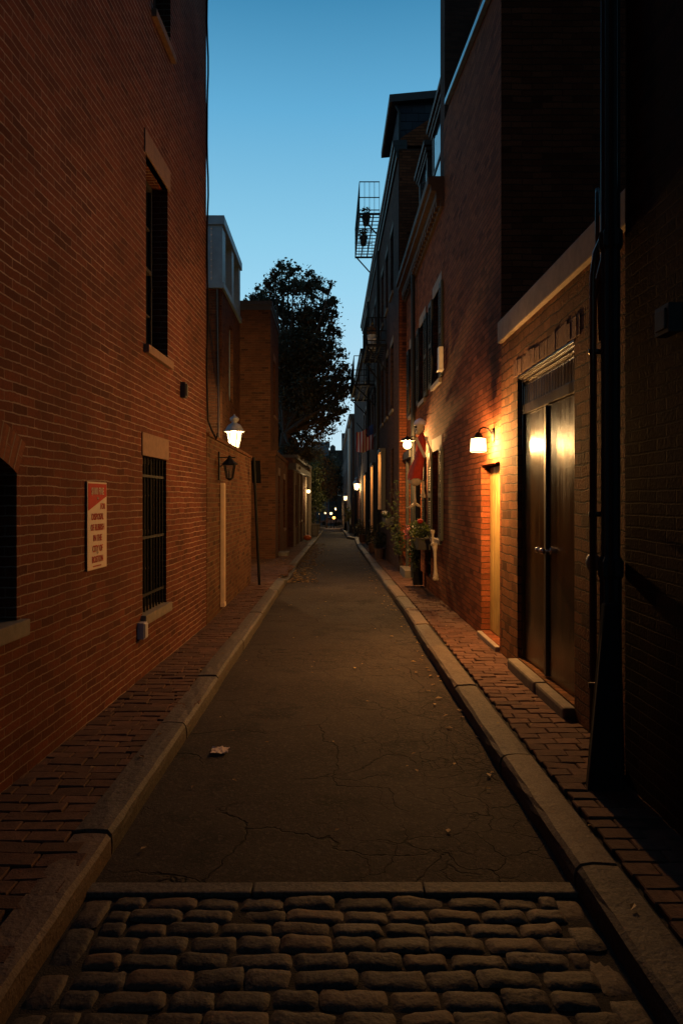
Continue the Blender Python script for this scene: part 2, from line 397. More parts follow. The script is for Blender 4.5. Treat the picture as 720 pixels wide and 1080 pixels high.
class Frame:                                  # a wall plane: s along the street, n outwards over the street, z up
    def __init__(self, x, y, dx, dy, side):
        self.o = Vector((x, y, 0)); self.d = Vector((dx, dy, 0)).normalized(); self.n = Vector((self.d.y, -self.d.x, 0))*side
    def pt(self, s, n, z): return self.o+self.d*s+self.n*n+Vector((0, 0, z))
    def at(self, px, py, n=0.):               # pixel -> (s, z) on the plane offset by n
        r = Vector(((px-CX)/FP, 1., 0)); o = self.o+self.n*n
        t = o.dot(self.n)/r.dot(self.n); P = r*t
        return (P-self.o).dot(self.d), CAMH-(py-CY)/FP*t
    def box(self, mb, s0, s1, n0, n1, z0, z1):
        a, b = (n0, n1)
        p = [self.pt(s0, a, z0), self.pt(s1, a, z0), self.pt(s1, b, z0), self.pt(s0, b, z0)]
        if (p[1]-p[0]).cross(p[2]-p[1]).z < 0: p = p[::-1]
        return mb.hexa(p+[q+Vector((0, 0, z1-z0)) for q in p])
    def quad(self, mb, pts):                  # pts: (s,n,z); faces the street if needed
        mb.poly([self.pt(*q) for q in pts])

def shell(F, s0, s1, z0, z1, depth, openings=(), mb=None, roof=True, arches=()):
    """Front wall with recessed openings, closed by side, back and top faces. openings: (a,b,za,zb,recess)"""
    mb = mb or MB()
    S = sorted({s0, s1, *[v for o in openings for v in o[:2]]}); Z = sorted({z0, z1, *[v for o in openings for v in o[2:4]]})
    def q(*pts):
        P = [F.pt(*p) for p in pts]; mb.poly(P)
    flip = (F.d.cross(Vector((0, 0, 1)))).dot(F.n) < 0
    def front(a, b, c, d, n=0.):
        P = [(a, n, c), (b, n, c), (b, n, d), (a, n, d)]
        q(*(P[::-1] if flip else P))
    for i in range(len(S)-1):
        for j in range(len(Z)-1):
            cs, cz = (S[i]+S[i+1])/2, (Z[j]+Z[j+1])/2
            if any(o[0] < cs < o[1] and o[2] < cz < o[3] for o in openings): continue
            front(S[i], S[i+1], Z[j], Z[j+1])
    for a, b, c, d, r in openings:
        front(a, b, c, d, -r)
        for P in ([(a, 0, c), (a, -r, c), (a, -r, d), (a, 0, d)], [(b, -r, c), (b, 0, c), (b, 0, d), (b, -r, d)],
                  [(a, -r, c), (a, 0, c), (b, 0, c), (b, -r, c)], [(a, 0, d), (a, -r, d), (b, -r, d), (b, 0, d)]):
            q(*(P[::-1] if not flip else P))
    sides = [[(s0, 0, z0), (s0, 0, z1), (s0, -depth, z1), (s0, -depth, z0)], [(s1, 0, z0), (s1, -depth, z0), (s1, -depth, z1), (s1, 0, z1)],
             [(s0, -depth, z0), (s0, -depth, z1), (s1, -depth, z1), (s1, -depth, z0)]]
    if roof: sides.append([(s0, 0, z1), (s1, 0, z1), (s1, -depth, z1), (s0, -depth, z1)])
    for P in sides: q(*P)
    return mb

def window(F, root, a, b, c, d, dep, frame='dark_paint', cols=2, rows=2, pane='glass', fw=.05, blind=0.):
    mb = MB(); n0, n1 = -dep+.004, -dep+.065
    F.box(mb, a, a+fw, n0, n1, c, d); F.box(mb, b-fw, b, n0, n1, c, d)
    F.box(mb, a+fw, b-fw, n0, n1, c, c+fw); F.box(mb, a+fw, b-fw, n0, n1, d-fw, d)
    mz = (c+d)/2; F.box(mb, a+fw, b-fw, n0+.004, n1+.004, mz-.02, mz+.02)
    for k in range(1, cols):
        x = a+(b-a)*k/cols; F.box(mb, x-.009, x+.009, n0+.01, n1-.012, c+fw, d-fw)
    for k in range(1, rows*2):
        if k == rows: continue
        z = c+(d-c)*k/(rows*2); F.box(mb, a+fw, b-fw, n0+.011, n1-.014, z-.009, z+.009)
    w = mb.build('window', frame, root)
    p = MB(); F.box(p, a+.03, b-.03, -dep+.02, -dep+.028, c+.03, d-.03); p.build('pane', pane, w)
    if blind:
        bl = MB(); zt = d-fw
        k = 0
        while zt-.028*k > d-(d-c)*blind:
            F.box(bl, a+fw+.01, b-fw-.01, -dep+.03, -dep+.034, zt-.028*k-.024, zt-.028*k); k += 1
        bl.build('blind', 'blind', w)
    return w
def lintel(F, par, a, b, z0, z1, mat='sandstone', out=.012, name='lintel'):
    mb = MB(); F.box(mb, a, b, -.06, out, z0, z1); return mb.build(name, mat, par, bevel=.006)
def sill(F, par, a, b, z, mat='sandstone', h=.075, out=.05, dep=.12):
    mb = MB(); F.box(mb, a, b, -dep, out, z-h, z+.003); return mb.build('sill', mat, par, bevel=.006)
def shutter(F, root, a, b, c, d, mat='shutter'):
    mb = MB(); f = .05; n0, n1 = .008, .045
    F.box(mb, a, a+f, n0, n1, c, d); F.box(mb, b-f, b, n0, n1, c, d)
    for z in (c, (c+d)/2-.05, d-.08): F.box(mb, a+f, b-f, n0+.002, n1-.002, z, z+.08)
    z = c+.1
    while z < d-.1:
        if abs(z-(c+d)/2+.02) > .07:
            P = [F.pt(a+f, n0+.003, z+.025), F.pt(b-f, n0+.003, z+.025), F.pt(b-f, n1-.004, z), F.pt(a+f, n1-.004, z)]
            if (P[1]-P[0]).cross(P[2]-P[1]).z < 0: P = P[::-1]
            mb.hexa(P+[q+Vector((0, 0, .008)) for q in P])
        z += .042
    return mb.build('shutter', mat, root)
def text_into(mb_F, string, size, s, n, z, flipx=1, mat=None, parent=None, name='lettering', squeeze=1., up=None):
    cu = bpy.data.curves.new('txt', 'FONT'); cu.body = string; cu.size = size; cu.align_x = 'CENTER'; cu.resolution_u = 3; cu.extrude = .0008; cu.offset = .0004
    ob = bpy.data.objects.new('txt', cu); COL.objects.link(ob)
    dg = bpy.context.evaluated_depsgraph_get(); me = bpy.data.meshes.new_from_object(ob.evaluated_get(dg))
    vs = [Vector(v.co) for v in me.vertices]; fs = [tuple(p.vertices) for p in me.polygons]
    bpy.data.objects.remove(ob); bpy.data.curves.remove(cu); bpy.data.meshes.remove(me)
    mb = MB()
    mb.v = [mb_F.pt(s+flipx*v.x*squeeze, n+v.z, z+v.y) for v in vs]; mb.f = fs
    return mb.build(name, mat, parent)
SUN_EL, SUN_ROT, SKY_STR, SKY_TINT, EXPO = -2.0, 0.0, 1.0, None, 0.0
# ------------------------------------------------------------------ ground, road, kerbs, sidewalks
def interp(tab, y):
    if y <= tab[0][0]: return tab[0][1]
    for (a, va), (b, vb) in zip(tab, tab[1:]):
        if y <= b: return va+(vb-va)*(y-a)/(b-a)
    return tab[-1][1]
LI = [(-14, -1.12), (2.2, -1.075), (10, -.955), (16, -.92), (25, -.79), (34, -.62), (60, -.6), (150, -.6)]
RI = [(-14, 1.09), (4.2, 1.08), (15.8, 1.10), (27.7, 1.10), (33.6, 1.2), (34.2, 1.2), (35.5, .9), (57, 1.1), (150, 1.4)]
YS = [-14, -8, -4, -2, 0, 2, 3, 3.7, 5, 7, 9, 11, 13, 14.6, 15, 16, 17.4, 17.8, 20, 23, 26, 30, 33.6, 34.2, 35.5, 40, 48, 60, 75, 95, 120, 150]
def ribbon(name, fa, fb, dz, mat, y0, y1, step=.5, nx=1, rough=0.):
    mb = MB(); n = max(2, int((y1-y0)/step)); rows = []
    for k in range(n+1):
        y = y0+(y1-y0)*k/n; a, b = fa(y), fb(y); row = []
        for j in range(nx+1):
            x = a+(b-a)*j/nx
            row.append(len(mb.v)); mb.v.append(Vector((x, y, gz(y)+dz+(rough*mnoise.noise(Vector((x*1.3, y*1.3, 3.)))+rough*.35*mnoise.noise(Vector((x*6, y*6, 1.))) if rough else 0))))
        rows.append(row)
    for r0, r1 in zip(rows, rows[1:]):
        for j in range(nx): mb.f.append((r0[j], r0[j+1], r1[j+1], r1[j]))
    return structure(mb.build(name, mat, smooth=True))
g = MB()
gy = [-120, -14, 10, 35, 160, 700]
for a, b in zip(gy, gy[1:]): g.poly([(-400, a, gz(a)-.22), (400, a, gz(a)-.22), (400, b, gz(b)-.22), (-400, b, gz(b)-.22)])
structure(g.build('ground', 'earth'))
li = lambda y: interp(LI, y); ri = lambda y: interp(RI, y)
ribbon('road', lambda y: li(y)-.12, lambda y: ri(y)+.12, -.12, 'asphalt', 3.0, 30, .1, 16, .012)
ribbon('far_road', lambda y: li(y)-.12, lambda y: ri(y)+.12, -.12, 'asphalt', 29.9, 160, .8, 8, .012)

def left_wall_x(y): return -1.79+.042*(min(y, 8.72)-3.7) if y < 8.72 else (-1.57 if y < 13.6 else (-2.7 if y < 19.9 else (-1.62 if y < 26 else -1.45)))
def right_wall_x(y): return 1.67 if y < 3.87 else (1.78 if y < 15.95 else 1.62)

def kerb(name, fi, side, y0, y1, drop=None):
    mb = MB(); y = y0; KW = .19
    while y < y1:
        ln = random.choice([1.3, 1.6, 1.9, 2.2, 1.1]); e = min(y+ln, y1); n = max(2, int((e-y)/.16)); sx = random.uniform(-.006, .006); hz = random.uniform(-.01, .01)
        sec = []
        for k in range(n+1):
            t = y+.012+(e-y-.024)*k/n; xi = fi(t)+sx; h = gz(t)+hz
            dr = drop(t) if drop else 0.
            def nj(q, a=.007): return a*mnoise.noise(Vector((q*5.+t*3.1, t*7., q*2.+side)))
            ring = [(xi-side*.0, -.26), (xi-side*.004+nj(1, .010), -.06), (xi+nj(2, .009), -.024), (xi+side*(.02+nj(3, .01)), -.004+nj(4)), (xi+side*.07, .002+nj(5)), (xi+side*.13, .002+nj(6)), (xi+side*(KW-.012), -.002+nj(7, .004)), (xi+side*KW, -.02), (xi+side*KW, -.26)]
            sec.append([Vector((x, t, h+z-dr)) for x, z in ring])
        b = len(mb.v); m = len(sec[0])
        for r in sec: mb.v += r
        for k in range(n):
            for j in range(m-1):
                q = (b+k*m+j, b+k*m+j+1, b+(k+1)*m+j+1, b+(k+1)*m+j); mb.f.append(q if side < 0 else q[::-1])
        mb.f.append(tuple(b+j for j in range(m))); mb.f.append(tuple(b+n*m+j for j in reversed(range(m))))
        y = e
    return structure(mb.build(name, 'granite', smooth=False))
def dropL(y): return .085*max(0, min(1, (y-14.3)/.5, (18.1-y)/.5))
kerb('left_kerb', li, -1, -6, 60, dropL)
kerb('right_kerb', ri, 1, -6, 33.4)
kerb('far_right_kerb', ri, 1, 35.6, 75)
mb = MB()      # the kerb's jog across the sidewalk
mb.hexa([(1.36, 33.35, -.6), (.86, 35.45, -.6), (1.02, 35.6, -.6), (1.52, 33.5, -.6), (1.36, 33.35, -.275), (.86, 35.45, -.31), (1.02, 35.6, -.31), (1.52, 33.5, -.275)])
structure(mb.build('kerb_return', 'granite', bevel=.012))

def pavers(name, fa, fb, y0, y1, along=True):
    mb = MB(); y = y0; row = 0
    while y < y1:
        w = random.uniform(.094, .108); x = fa(y)+(.0 if not along else .012); x1 = fb(y)
        if along:        # one course laid lengthwise beside the kerb is drawn by the caller
            pass
        x -= .1*(row % 2)*.9
        while x < x1:
            ln = random.choice([.2, .205, .21, .195, .15])
            a, b = max(x, fa(y)), x+ln
            if b-a > .03:
                c = Vector(((a+b)/2, y+w/2, 0)); tx, ty = random.gauss(0, .02), random.gauss(0, .022); dz = random.gauss(0, .002)+.012*mnoise.noise(Vector((c.x*1.7, c.y*.9, 5.)))
                hx, hy, ins = (b-a)/2-.001, w/2-.001, .005; yaw = random.gauss(0, .012)
                P = []
                for (sx, sy, z) in ((-1, -1, -.05), (1, -1, -.05), (1, 1, -.05), (-1, 1, -.05)): P.append((sx*hx, sy*hy, z))
                for (sx, sy) in ((-1, -1), (1, -1), (1, 1), (-1, 1)): P.append((sx*hx, sy*hy, -.006))
                for (sx, sy) in ((-1, -1), (1, -1), (1, 1), (-1, 1)): P.append((sx*(hx-ins), sy*(hy-ins), 0.+random.gauss(0, .0012)))
                i = len(mb.v)
                for px_, py_, pz_ in P:
                    X = c.x+px_*math.cos(yaw)-py_*math.sin(yaw); Y = c.y+px_*math.sin(yaw)+py_*math.cos(yaw)
                    mb.v.append(Vector((X, Y, gz(Y)-.006+dz+pz_+px_*tx+py_*ty)))
                for r in (0, 4):
                    for j in range(4): mb.f.append((i+r+j, i+r+(j+1) % 4, i+r+4+(j+1) % 4, i+r+4+j))
                mb.f.append((i+8, i+9, i+10, i+11))
            x += ln+.003
        y += w+.004; row += 1
    return structure(mb.build(name, 'paver'))
pavers('left_sidewalk', lambda y: left_wall_x(y)-.06, lambda y: li(y)-.21, -1.2, 13.4)
pavers('far_left_sidewalk', lambda y: left_wall_x(y)-.06, lambda y: li(y)-.21, 19.9, 30)
pavers('passage_paving', lambda y: -3.6, lambda y: li(y)-.21, 13.4, 19.9)
pavers('right_sidewalk', lambda y: ri(y)+.205, lambda y: right_wall_x(y)+.02, -1.2, 31)
ribbon('sidewalk_bed', lambda y: -6, lambda y: li(y)-.1, -.03, 'soil', -14, 160, 1.)
ribbon('sidewalk_bed', lambda y: ri(y)+.1, lambda y: 6, -.03, 'soil', -14, 160, 1.)

# cobbled apron in the foreground
mb = MB(); y = 2.955; row = 0
def sett(mb, cx, cy, lx, ly, z0):
    nx, ny = 8, 5; b = len(mb.v); yaw = random.gauss(0, .025); tx, ty = random.gauss(0, .04), random.gauss(0, .06); hh = random.uniform(.011, .016); dz = random.gauss(0, .003); sd = random.random()*50
    for j in range(ny+1):
        for i in range(nx+1):
            u, v = 2*i/nx-1, 2*j/ny-1
            uu = math.copysign(abs(u)**.75, u); vv = math.copysign(abs(v)**.75, v)
            sq = 1-.09*abs(vv)**3*abs(uu)**3
            X, Y = uu*lx/2*sq, vv*ly/2*sq
            z = hh*((1-abs(uu)**6)*(1-abs(vv)**4))**.5-.012+.004*mnoise.noise(Vector((X*22+sd, Y*22, sd)))+.003*mnoise.noise(Vector((X*60+sd, Y*60, sd)))
            X += .006*mnoise.noise(Vector((Y*20, sd, 1.)))*abs(u); Y += .008*mnoise.noise(Vector((X*14, sd, 2.)))
            px_, py_ = cx+X*math.cos(yaw)-Y*math.sin(yaw), cy+X*math.sin(yaw)+Y*math.cos(yaw)
            mb.v.append(Vector((px_, py_, z0+dz+z+X*tx+Y*ty)))
    for j in range(ny):
        for i in range(nx):
            a = b+j*(nx+1)+i; mb.f.append((a, a+1, a+nx+2, a+nx+1))
while y > -1.6:
    h = random.uniform(.082, .104); xa, xb = li(y)+.03, ri(y)-.03
    x = xa+.112; first = True
    while x < xb-.12:
        ln = random.choice([.18, .2, .215, .235, .165]) if not first else random.uniform(.09, .2); first = False; ln = min(ln, xb-.12-x+.04)
        if ln > .07: sett(mb, x+ln/2, y-h/2, ln+.001, h+.002, -.115)
        x += ln+.004
    y -= h; row += 1
for sgn, f in ((1, li), (-1, ri)):                    # the gutter course laid along each kerb
    y = 2.95
    while y > -1.6:
        ln = random.uniform(.16, .24); sett(mb, f(y)+sgn*.075, y-ln/2, .115, ln-.01, -.116); y -= ln
structure(mb.build('cobblestone_apron', 'sett', smooth=True))
ribbon('cobble_bed', lambda y: li(y)-.12, lambda y: ri(y)+.12, -.1255, 'soil', -14, 2.96, .06, 40, .006)
mb = MB(); x = -1.09
while x < 1.08:
    e = min(x+random.choice([.75, 1.0, .9]), 1.08); mb.box(x+.003, e-.003, 2.962, 3.045, -.3, -.104+random.uniform(-.002, .002)); x = e
structure(mb.build('granite_edging', 'granite', bevel=.008))

# ------------------------------------------------------------------ LEFT: big brick building in the foreground
FL = Frame(-1.79-.042*17.7, -14, .042, 1, 1)
def SL(px, py, n=0.): return FL.at(px, py, n)
b1 = thing('brick_building', FL.pt(0, 0, 0), 'large red brick building on the left, with pale mortar lines and a tall barred window', 'building')
sE = (8.72+14)*1.0009
wA = (SL(18, 550)[0]-1.0, SL(18, 550)[0], .91, 1.88, .22)
s0, s1 = SL(150.5, 500)[0], SL(175.5, 500)[0]; wB = (s0, s1, .56, 2.0, .2)
s0, s1 = SL(154, 300)[0], SL(177, 300)[0]; wC = (s0, s1, 3.01, 4.76, .22)
s0, s1 = SL(162, 30)[0], SL(180, 30)[0]; wD = (s0, s1, 6.22, 8.0, .22)
wE = (wA[0], wA[1], 3.01, 4.76, .22)
mb = shell(FL, 0, sE, -.3, 13, 6, [wA, wB, wC, wD])
# segmental arch over the near window: spandrel fill
a, b = wA[0], wA[1]; zs = 1.75; rise = .13
def arc(t): return a+(b-a)*t, zs+rise*(1-(2*t-1)**2)
for k in range(12):
    (sa, za), (sb, zb) = arc(k/12), arc((k+1)/12)
    mb.poly([FL.pt(sa, .0, za), FL.pt(sb, .0, zb), FL.pt(sb, .0, wA[3]), FL.pt(sa, .0, wA[3])][::-1])
    mb.poly([FL.pt(sa, .0, za), FL.pt(sb, .0, zb), FL.pt(sb, -.2, zb), FL.pt(sa, -.2, za)])
mb.build('wall', 'brick_left', b1)
ar = MB()
for k in range(16):
    t0, t1 = k/16, (k+1)/16; (sa, za), (sb, zb) = arc(t0), arc(t1); rad = .2
    def outp(t):
        s_, z_ = arc(t); nx_, nz_ = (2*t-1)*.55, 1.; l = math.hypot(nx_, nz_); return s_+nx_/l*rad, z_+nz_/l*rad
    (oa, pa), (ob, pb) = outp(t0), outp(t1)
    ar.poly([FL.pt(sa, .005, za), FL.pt(sb, .005, zb), FL.pt(ob, .005, pb), FL.pt(oa, .005, pa)][::-1], [(0, sb), (0, sa), (.195, sa), (.195, sb)][::-1])
ar.build('window_arch', brick_mat('arch brick', (.13, .047, .03), (.22, .08, .045), (.3, .22, .17), w=.2, h=.068), b1)
def grille(F, par, a, b, c, d, n, rails, nn=-.03):
    mb = MB()
    for k in range(n):
        s = a+(b-a)*(k+.5)/n; mb.tube([F.pt(s, nn, c+.005), F.pt(s, nn, d-.005)], .0095, 6)
    for z in rails: F.box(mb, a+.002, b-.002, nn-.006, nn+.012, z-.012, z+.012)
    return mb.build('window_grille', 'black', par)
w = window(FL, b1, a, b, wA[2], wA[3]-.01, wA[4], 'black', 3, 2); grille(FL, w, a, b, wA[2], 1.86, 8, (1.0, 1.4), -.12); sill(FL, w, a-.06, b+.06, wA[2], 'concrete', .09)
w = window(FL, b1, wB[0], wB[1], wB[2], wB[3], wB[4], 'black', 2, 2); grille(FL, w, wB[0], wB[1], wB[2], wB[3], 8, (.72, 1.25, 1.82)); sill(FL, w, wB[0]-.05, wB[1]+.05, wB[2], 'concrete', .085); lintel(FL, w, wB[0]-.03, wB[1]+.06, 2.0, 2.21)
for q in (wC,):
    w = window(FL, b1, q[0], q[1], q[2], q[3], q[4], 'dark_paint', 2, 2); sill(FL, w, q[0]-.06, q[1]+.06, q[2]); lintel(FL, w, q[0]-.05, q[1]+.07, q[3], q[3]+.22)
w = window(FL, b1, wD[0], wD[1], wD[2], wD[3], wD[4], 'dark_paint', 2, 2); sill(FL, w, wD[0]-.06, wD[1]+.06, wD[2], 'sandstone')
mb = MB(); s, z = SL(191, 411); FL.box(mb, s-.04, s+.04, 0, .06, z-.09, z+.08); FL.box(mb, s-.03, s+.03, .06, .075, z-.07, z+.06); mb.build('wall_vent', 'grey_dark', b1, bevel=.006)
mb = MB(); pts = [FL.pt(sE-.03, .02, 9)]
for k in range(1, 30):
    z = 9-k*.22; pts.append(FL.pt(sE-.03+.012*math.sin(k*1.7), .022+.008*math.sin(k*.9), z))
pts += [FL.pt(sE+.02, .06, 2.5), FL.pt(sE+.05, .12, 2.38), FL.pt(sE+.02, .14, 2.45)]
mb.tube(pts, .012, 6).build('wall_cable', 'black', b1, smooth=True)
mb = MB(); s, z = SL(147, 665); FL.box(mb, s-.055, s+.045, 0, .06, z-.07, z+.075); FL.box(mb, s-.045, s+.035, .06, .07, z-.06, z+.065)
tag(mb.build('outlet_box', plain_mat('worn grey plastic', (.36, .33, .36), .5, var=.3), None, bevel=.006), 'small pale outlet box on the brick wall below the barred window', 'outlet box')
# rubbish sign
s0, s1 = SL(90, 550)[0], SL(110.5, 550)[0]; z0, z1 = 1.09, 1.73
sg = thing('warning_sign', FL.pt((s0+s1)/2, 0, z0), 'red and white rubbish disposal fine sign on the brick wall', 'sign')
mb = MB(); FL.box(mb, s0, s1, .012, .017, z0, z1); mb.build('sign_plate', 'sign_white', sg, bevel=.002)
mb = MB(); za, zb = z1-.012, z1-.21; zc = z1-.105
P = [(s0+.01, za), (s1-.01, za), (s1-.01, zc), (s0+.01, zb)]
mb.hexa([FL.pt(s, .0160, z) for s, z in P]+[FL.pt(s, .0188, z) for s, z in P]); mb.build('red_panel', 'sign_red', sg)
sm = (s0+s1)/2
def line(txt, size, dz, m='sign_red', ds=0., sq=.8): text_into(FL, txt, size, sm+ds, .0202, z1-dz, 1, m, sg, 'lettering', sq)
line('$1000 FINE', .075, .092, 'sign_white', -.0, .66); line('FOR', .062, .2, ds=.1)
for i, tx in enumerate(('DISPOSAL', 'OF RUBBISH', 'IN THE', 'CITY OF', 'BOSTON')): line(tx, .068, .278+i*.078, sq=.78 if i != 1 else .7)
mb = MB()
for n_ in range(9): FL.box(mb, s0+.1+n_*.018, s0+.112+n_*.018, .018, .0192, z0+.018, z0+.027)
mb.build('lettering', 'sign_red', sg)
for z in (z1-.12, z0+.12):
    mb = MB(); mb.lathe(FL.pt(sm, .017, z), [(.012, 0), (.012, .004), (.006, .007)], 8, axis=Matrix(((0, 0, 1), (0, 1, 0), (-1, 0, 0))))
    mb.build('screw', 'steel', sg)

# ------------------------------------------------------------------ LEFT: garden wall, lantern, board, sign post, gas lamp
FG = Frame(-1.575, 8.74, .0, 1, 1)
gw = thing('garden_wall', FG.pt(0, 0, 0), 'weathered brick garden wall beyond the red brick building, topped by a sloping coping', 'wall')
mb = shell(FG, 0, 4.86, -.3, 2.42, .3); mb.build('wall', 'brick_garden', gw)
mb = MB(); FG.box(mb, .01, 4.88, -.32, .03, 2.42, 2.47); mb.build('coping', 'brick_garden', gw, bevel=.008)
mb = MB(); s, z = FG.at(233, 520)
FG.box(mb, s-.06, s+.06, .004, .055, .12, 1.84); FG.box(mb, s-.045, s-.035, .055, .062, .14, 1.82); FG.box(mb, s+.035, s+.045, .055, .062, .14, 1.82); FG.box(mb, s-.07, s+.07, .003, .065, .06, .12)
tag(mb.build('trim_board', 'board', None, bevel=.006), 'tall narrow cream board fixed upright to the garden wall under the lantern', 'board')
def carriage_lantern(F, s, z, out, label, sc=1.):
    r = thing('wall_lantern', F.pt(s, 0, z), label, 'lantern')
    mb = MB(); F.box(mb, s-.03*sc, s+.03*sc, .002, .02, z-.16*sc, z+.24*sc)
    mb.tube([F.pt(s, .015, z+.16*sc), F.pt(s, out+.08*sc, z+.16*sc)], .008*sc, 6); mb.tube([F.pt(s, .015, z+.02*sc), F.pt(s, out*.5, z+.07*sc), F.pt(s, out*.9, z+.155*sc)], .006*sc, 6)
    mb.build('bracket', 'black', r)
    c = F.pt(s, out, z); mb = MB()
    for a in range(4):
        t = PI/4+a*PI/2; u = PI/4+(a+1)*PI/2
        p0, p1 = c+Vector((.055*math.cos(t), .055*math.sin(t), -.14))*sc, c+Vector((.1*math.cos(t), .1*math.sin(t), .06))*sc
        q0, q1 = c+Vector((.055*math.cos(u), .055*math.sin(u), -.14))*sc, c+Vector((.1*math.cos(u), .1*math.sin(u), .06))*sc
        mb.bar(p0, p1, .012*sc); mb.bar(p0, q0, .014*sc); mb.bar(p1, q1, .014*sc)
    mb.lathe(c+Vector((0, 0, .058*sc)), [(.11*sc, 0), (.115*sc, .008*sc), (.07*sc, .05*sc), (.035*sc, .085*sc), (.03*sc, .11*sc), (.008*sc, .13*sc)], 8)
    mb.lathe(c+Vector((0, 0, -.165*sc)), [(.01*sc, 0), (.045*sc, .02*sc), (.05*sc, .03*sc)], 8)
    mb.build('lantern_frame', 'black', r)
    mb = MB(); mb.lathe(c+Vector((0, 0, -.135*sc)), [(.05*sc, 0), (.093*sc, .19*sc)], 4, axis=Matrix.Rotation(PI/4, 3, 'Z')); mb.build('glass', 'dim_glass', r)
    mb = MB(); mb.tube([c+Vector((0, 0, -.13*sc)), c+Vector((0, 0, -.02*sc))], .014*sc, 8); mb.build('candle_tube', 'trim', r)
    return r
s, z = FG.at(231.5, 497)
carriage_lantern(FG, s-.1, z+.03, .16, 'unlit black carriage lantern on a bracket on the brick garden wall')
mb = MB(); pb = Vector((-1.36, 13.2, gz(13.2)-.1)); pt_ = Vector((-1.475, 13.2, 2.42))
sp = thing('street_sign', (-1.36, 13.2, gz(13.2)), 'leaning dark sign post at the end of the garden wall, sign turned edgeways', 'sign')
mb.tube([pb, pt_], .028, 8); mb.build('post', 'black', sp, smooth=False)
mb = MB(); q = pt_+Vector((.05, 0, -.3))
for k in range(1): mb.hexa([q+Vector((-.075, -.02, -.2)), q+Vector((.09, .06, -.2)), q+Vector((.085, .075, -.2)), q+Vector((-.08, -.005, -.2)), q+Vector((-.095, -.02, .24)), q+Vector((.07, .06, .24)), q+Vector((.065, .075, .24)), q+Vector((-.1, -.005, .24))])
mb.build('sign_plate', plain_mat('black sign back', (.004, .004, .004), .9, spec=.05), sp, bevel=.004)

def make_gas_lamp():
    r = thing('gas_lamp', (0, 0, 0), 'x', 'street lamp', 'gas lamps along the alley')
    mb = MB(); mb.lathe((0, 0, 0), [(.13, -.3), (.13, .12), (.1, .16), (.1, .5), (.075, .56), (.055, .62), (.045, 1.2), (.04, 2.25), (.06, 2.28), (.06, 2.31), (.035, 2.34), (.03, 2.46), (.07, 2.5), (.07, 2.52)], 12)
    mb.tube([(-.28, 0, 2.2), (.28, 0, 2.2)], .014, 6); mb.build('lamp_post', 'black', r, smooth=False)
    mb = MB()
    for a in range(6):
        t = a*PI/3; u = t+PI/3
        p0, p1 = Vector((.1*math.cos(t), .1*math.sin(t), 2.53)), Vector((.165*math.cos(t), .165*math.sin(t), 2.88))
        q0, q1 = Vector((.1*math.cos(u), .1*math.sin(u), 2.53)), Vector((.165*math.cos(u), .165*math.sin(u), 2.88))
        mb.bar(p0, p1, .014); mb.bar(p0, q0, .016); mb.bar(p1, q1, .016)
    mb.build('lantern_frame', 'lampcap', r)
    mb = MB(); mb.lathe((0, 0, 2.535), [(.094, 0), (.158, .34)], 6); mb.build('lantern_glass', 'glow_gas', r)
    mb = MB(); mb.lathe((0, 0, 2.88), [(0.15, 0.0), (0.225, 0.0), (0.235, 0.0204), (0.2, 0.0374), (0.185, 0.068), (0.16, 0.1156), (0.12, 0.1598), (0.075, 0.1836), (0.06, 0.1972), (0.06, 0.2176), (0.085, 0.238), (0.1, 0.2652), (0.1, 0.2924), (0.07, 0.3264), (0.035, 0.34), (0.02, 0.3672), (0.005, 0.3944)], 18)
    mb.build('lamp_cap', 'lampcap', r, smooth=True)
    return r
GL = make_gas_lamp()
def place_lamp(o, x, y, label, power, col=(1., .62, .25), z=None):
    o.location = (x, y, gz(y) if z is None else z); o['label'] = label
    lamp_light('mantle_light', Vector((x, y, o.location.z+2.70)), power, col, o, .035)
place_lamp(GL, -2.1, 15.0, 'lit gas street lamp rising behind the brick garden wall on the left', 400, z=gz(15)+.27)
for x, y, lab, p in ((1.47, 38, 'lit gas street lamp on the right sidewalk above a round clipped bush', 120), (1.30, 58, 'lit gas street lamp farther down on the right, beside a pale drainpipe', 120), (.9, 112, 'tiny distant gas street lamp near the end of the alley', 60)):
    place_lamp(copy_tree(GL), x, y, lab, p)

# ------------------------------------------------------------------ LEFT: house with the grey metal bay, brown brick house
FB2 = Frame(-2.64, 16.7, 0, 1, 1)
b2 = thing('row_house', FB2.pt(0, 0, gz(17)), 'brick house set back on the left under a grey metal box of windows', 'house')
wz = (1.2, 1.9, 4.2, 6.2, .15)
shell(FB2, 0, 3.3, -.5, 6.9, 5, [wz]).build('wall', 'brick_tan', b2); window(FB2, b2, *wz, frame='grey_metal')
mb = MB(); F = FB2
F.box(mb, -.05, .25, -3.2, .02, 6.9, 8.3); F.box(mb, .25, 3.25, -3.2, -.28, 6.9, 8.3)
F.box(mb, .25, .42, -.28, .02, 6.9, 8.3); F.box(mb, 1.55, 1.9, -.28, .02, 6.9, 8.3); F.box(mb, 2.95, 3.25, -.28, .02, 6.9, 8.3)
F.box(mb, .42, 1.55, -.28, .02, 6.9, 7.0); F.box(mb, 1.9, 2.95, -.28, .02, 6.9, 7.0)
F.box(mb, -.1, 3.3, -3.25, .07, 8.3, 8.52); F.box(mb, -.08, 3.28, -3.2, .06, 6.76, 6.9)
for k in range(12): F.box(mb, -.065, -.05, -.42-k*.2, -.38-k*.2, 6.95, 8.28)
bay = mb.build('metal_bay', 'grey_metal', b2, bevel=.008)
mb = MB(); F.box(mb, .43, 1.54, -.275, -.262, 7.01, 8.29); F.box(mb, 1.91, 2.94, -.275, -.262, 7.01, 8.29); mb.build('pane', 'glass', bay)
mb = MB(); mb.tube([F.pt(-.07, -.25, 8.25), F.pt(-.07, -.25, 6.95)], .006, 5)
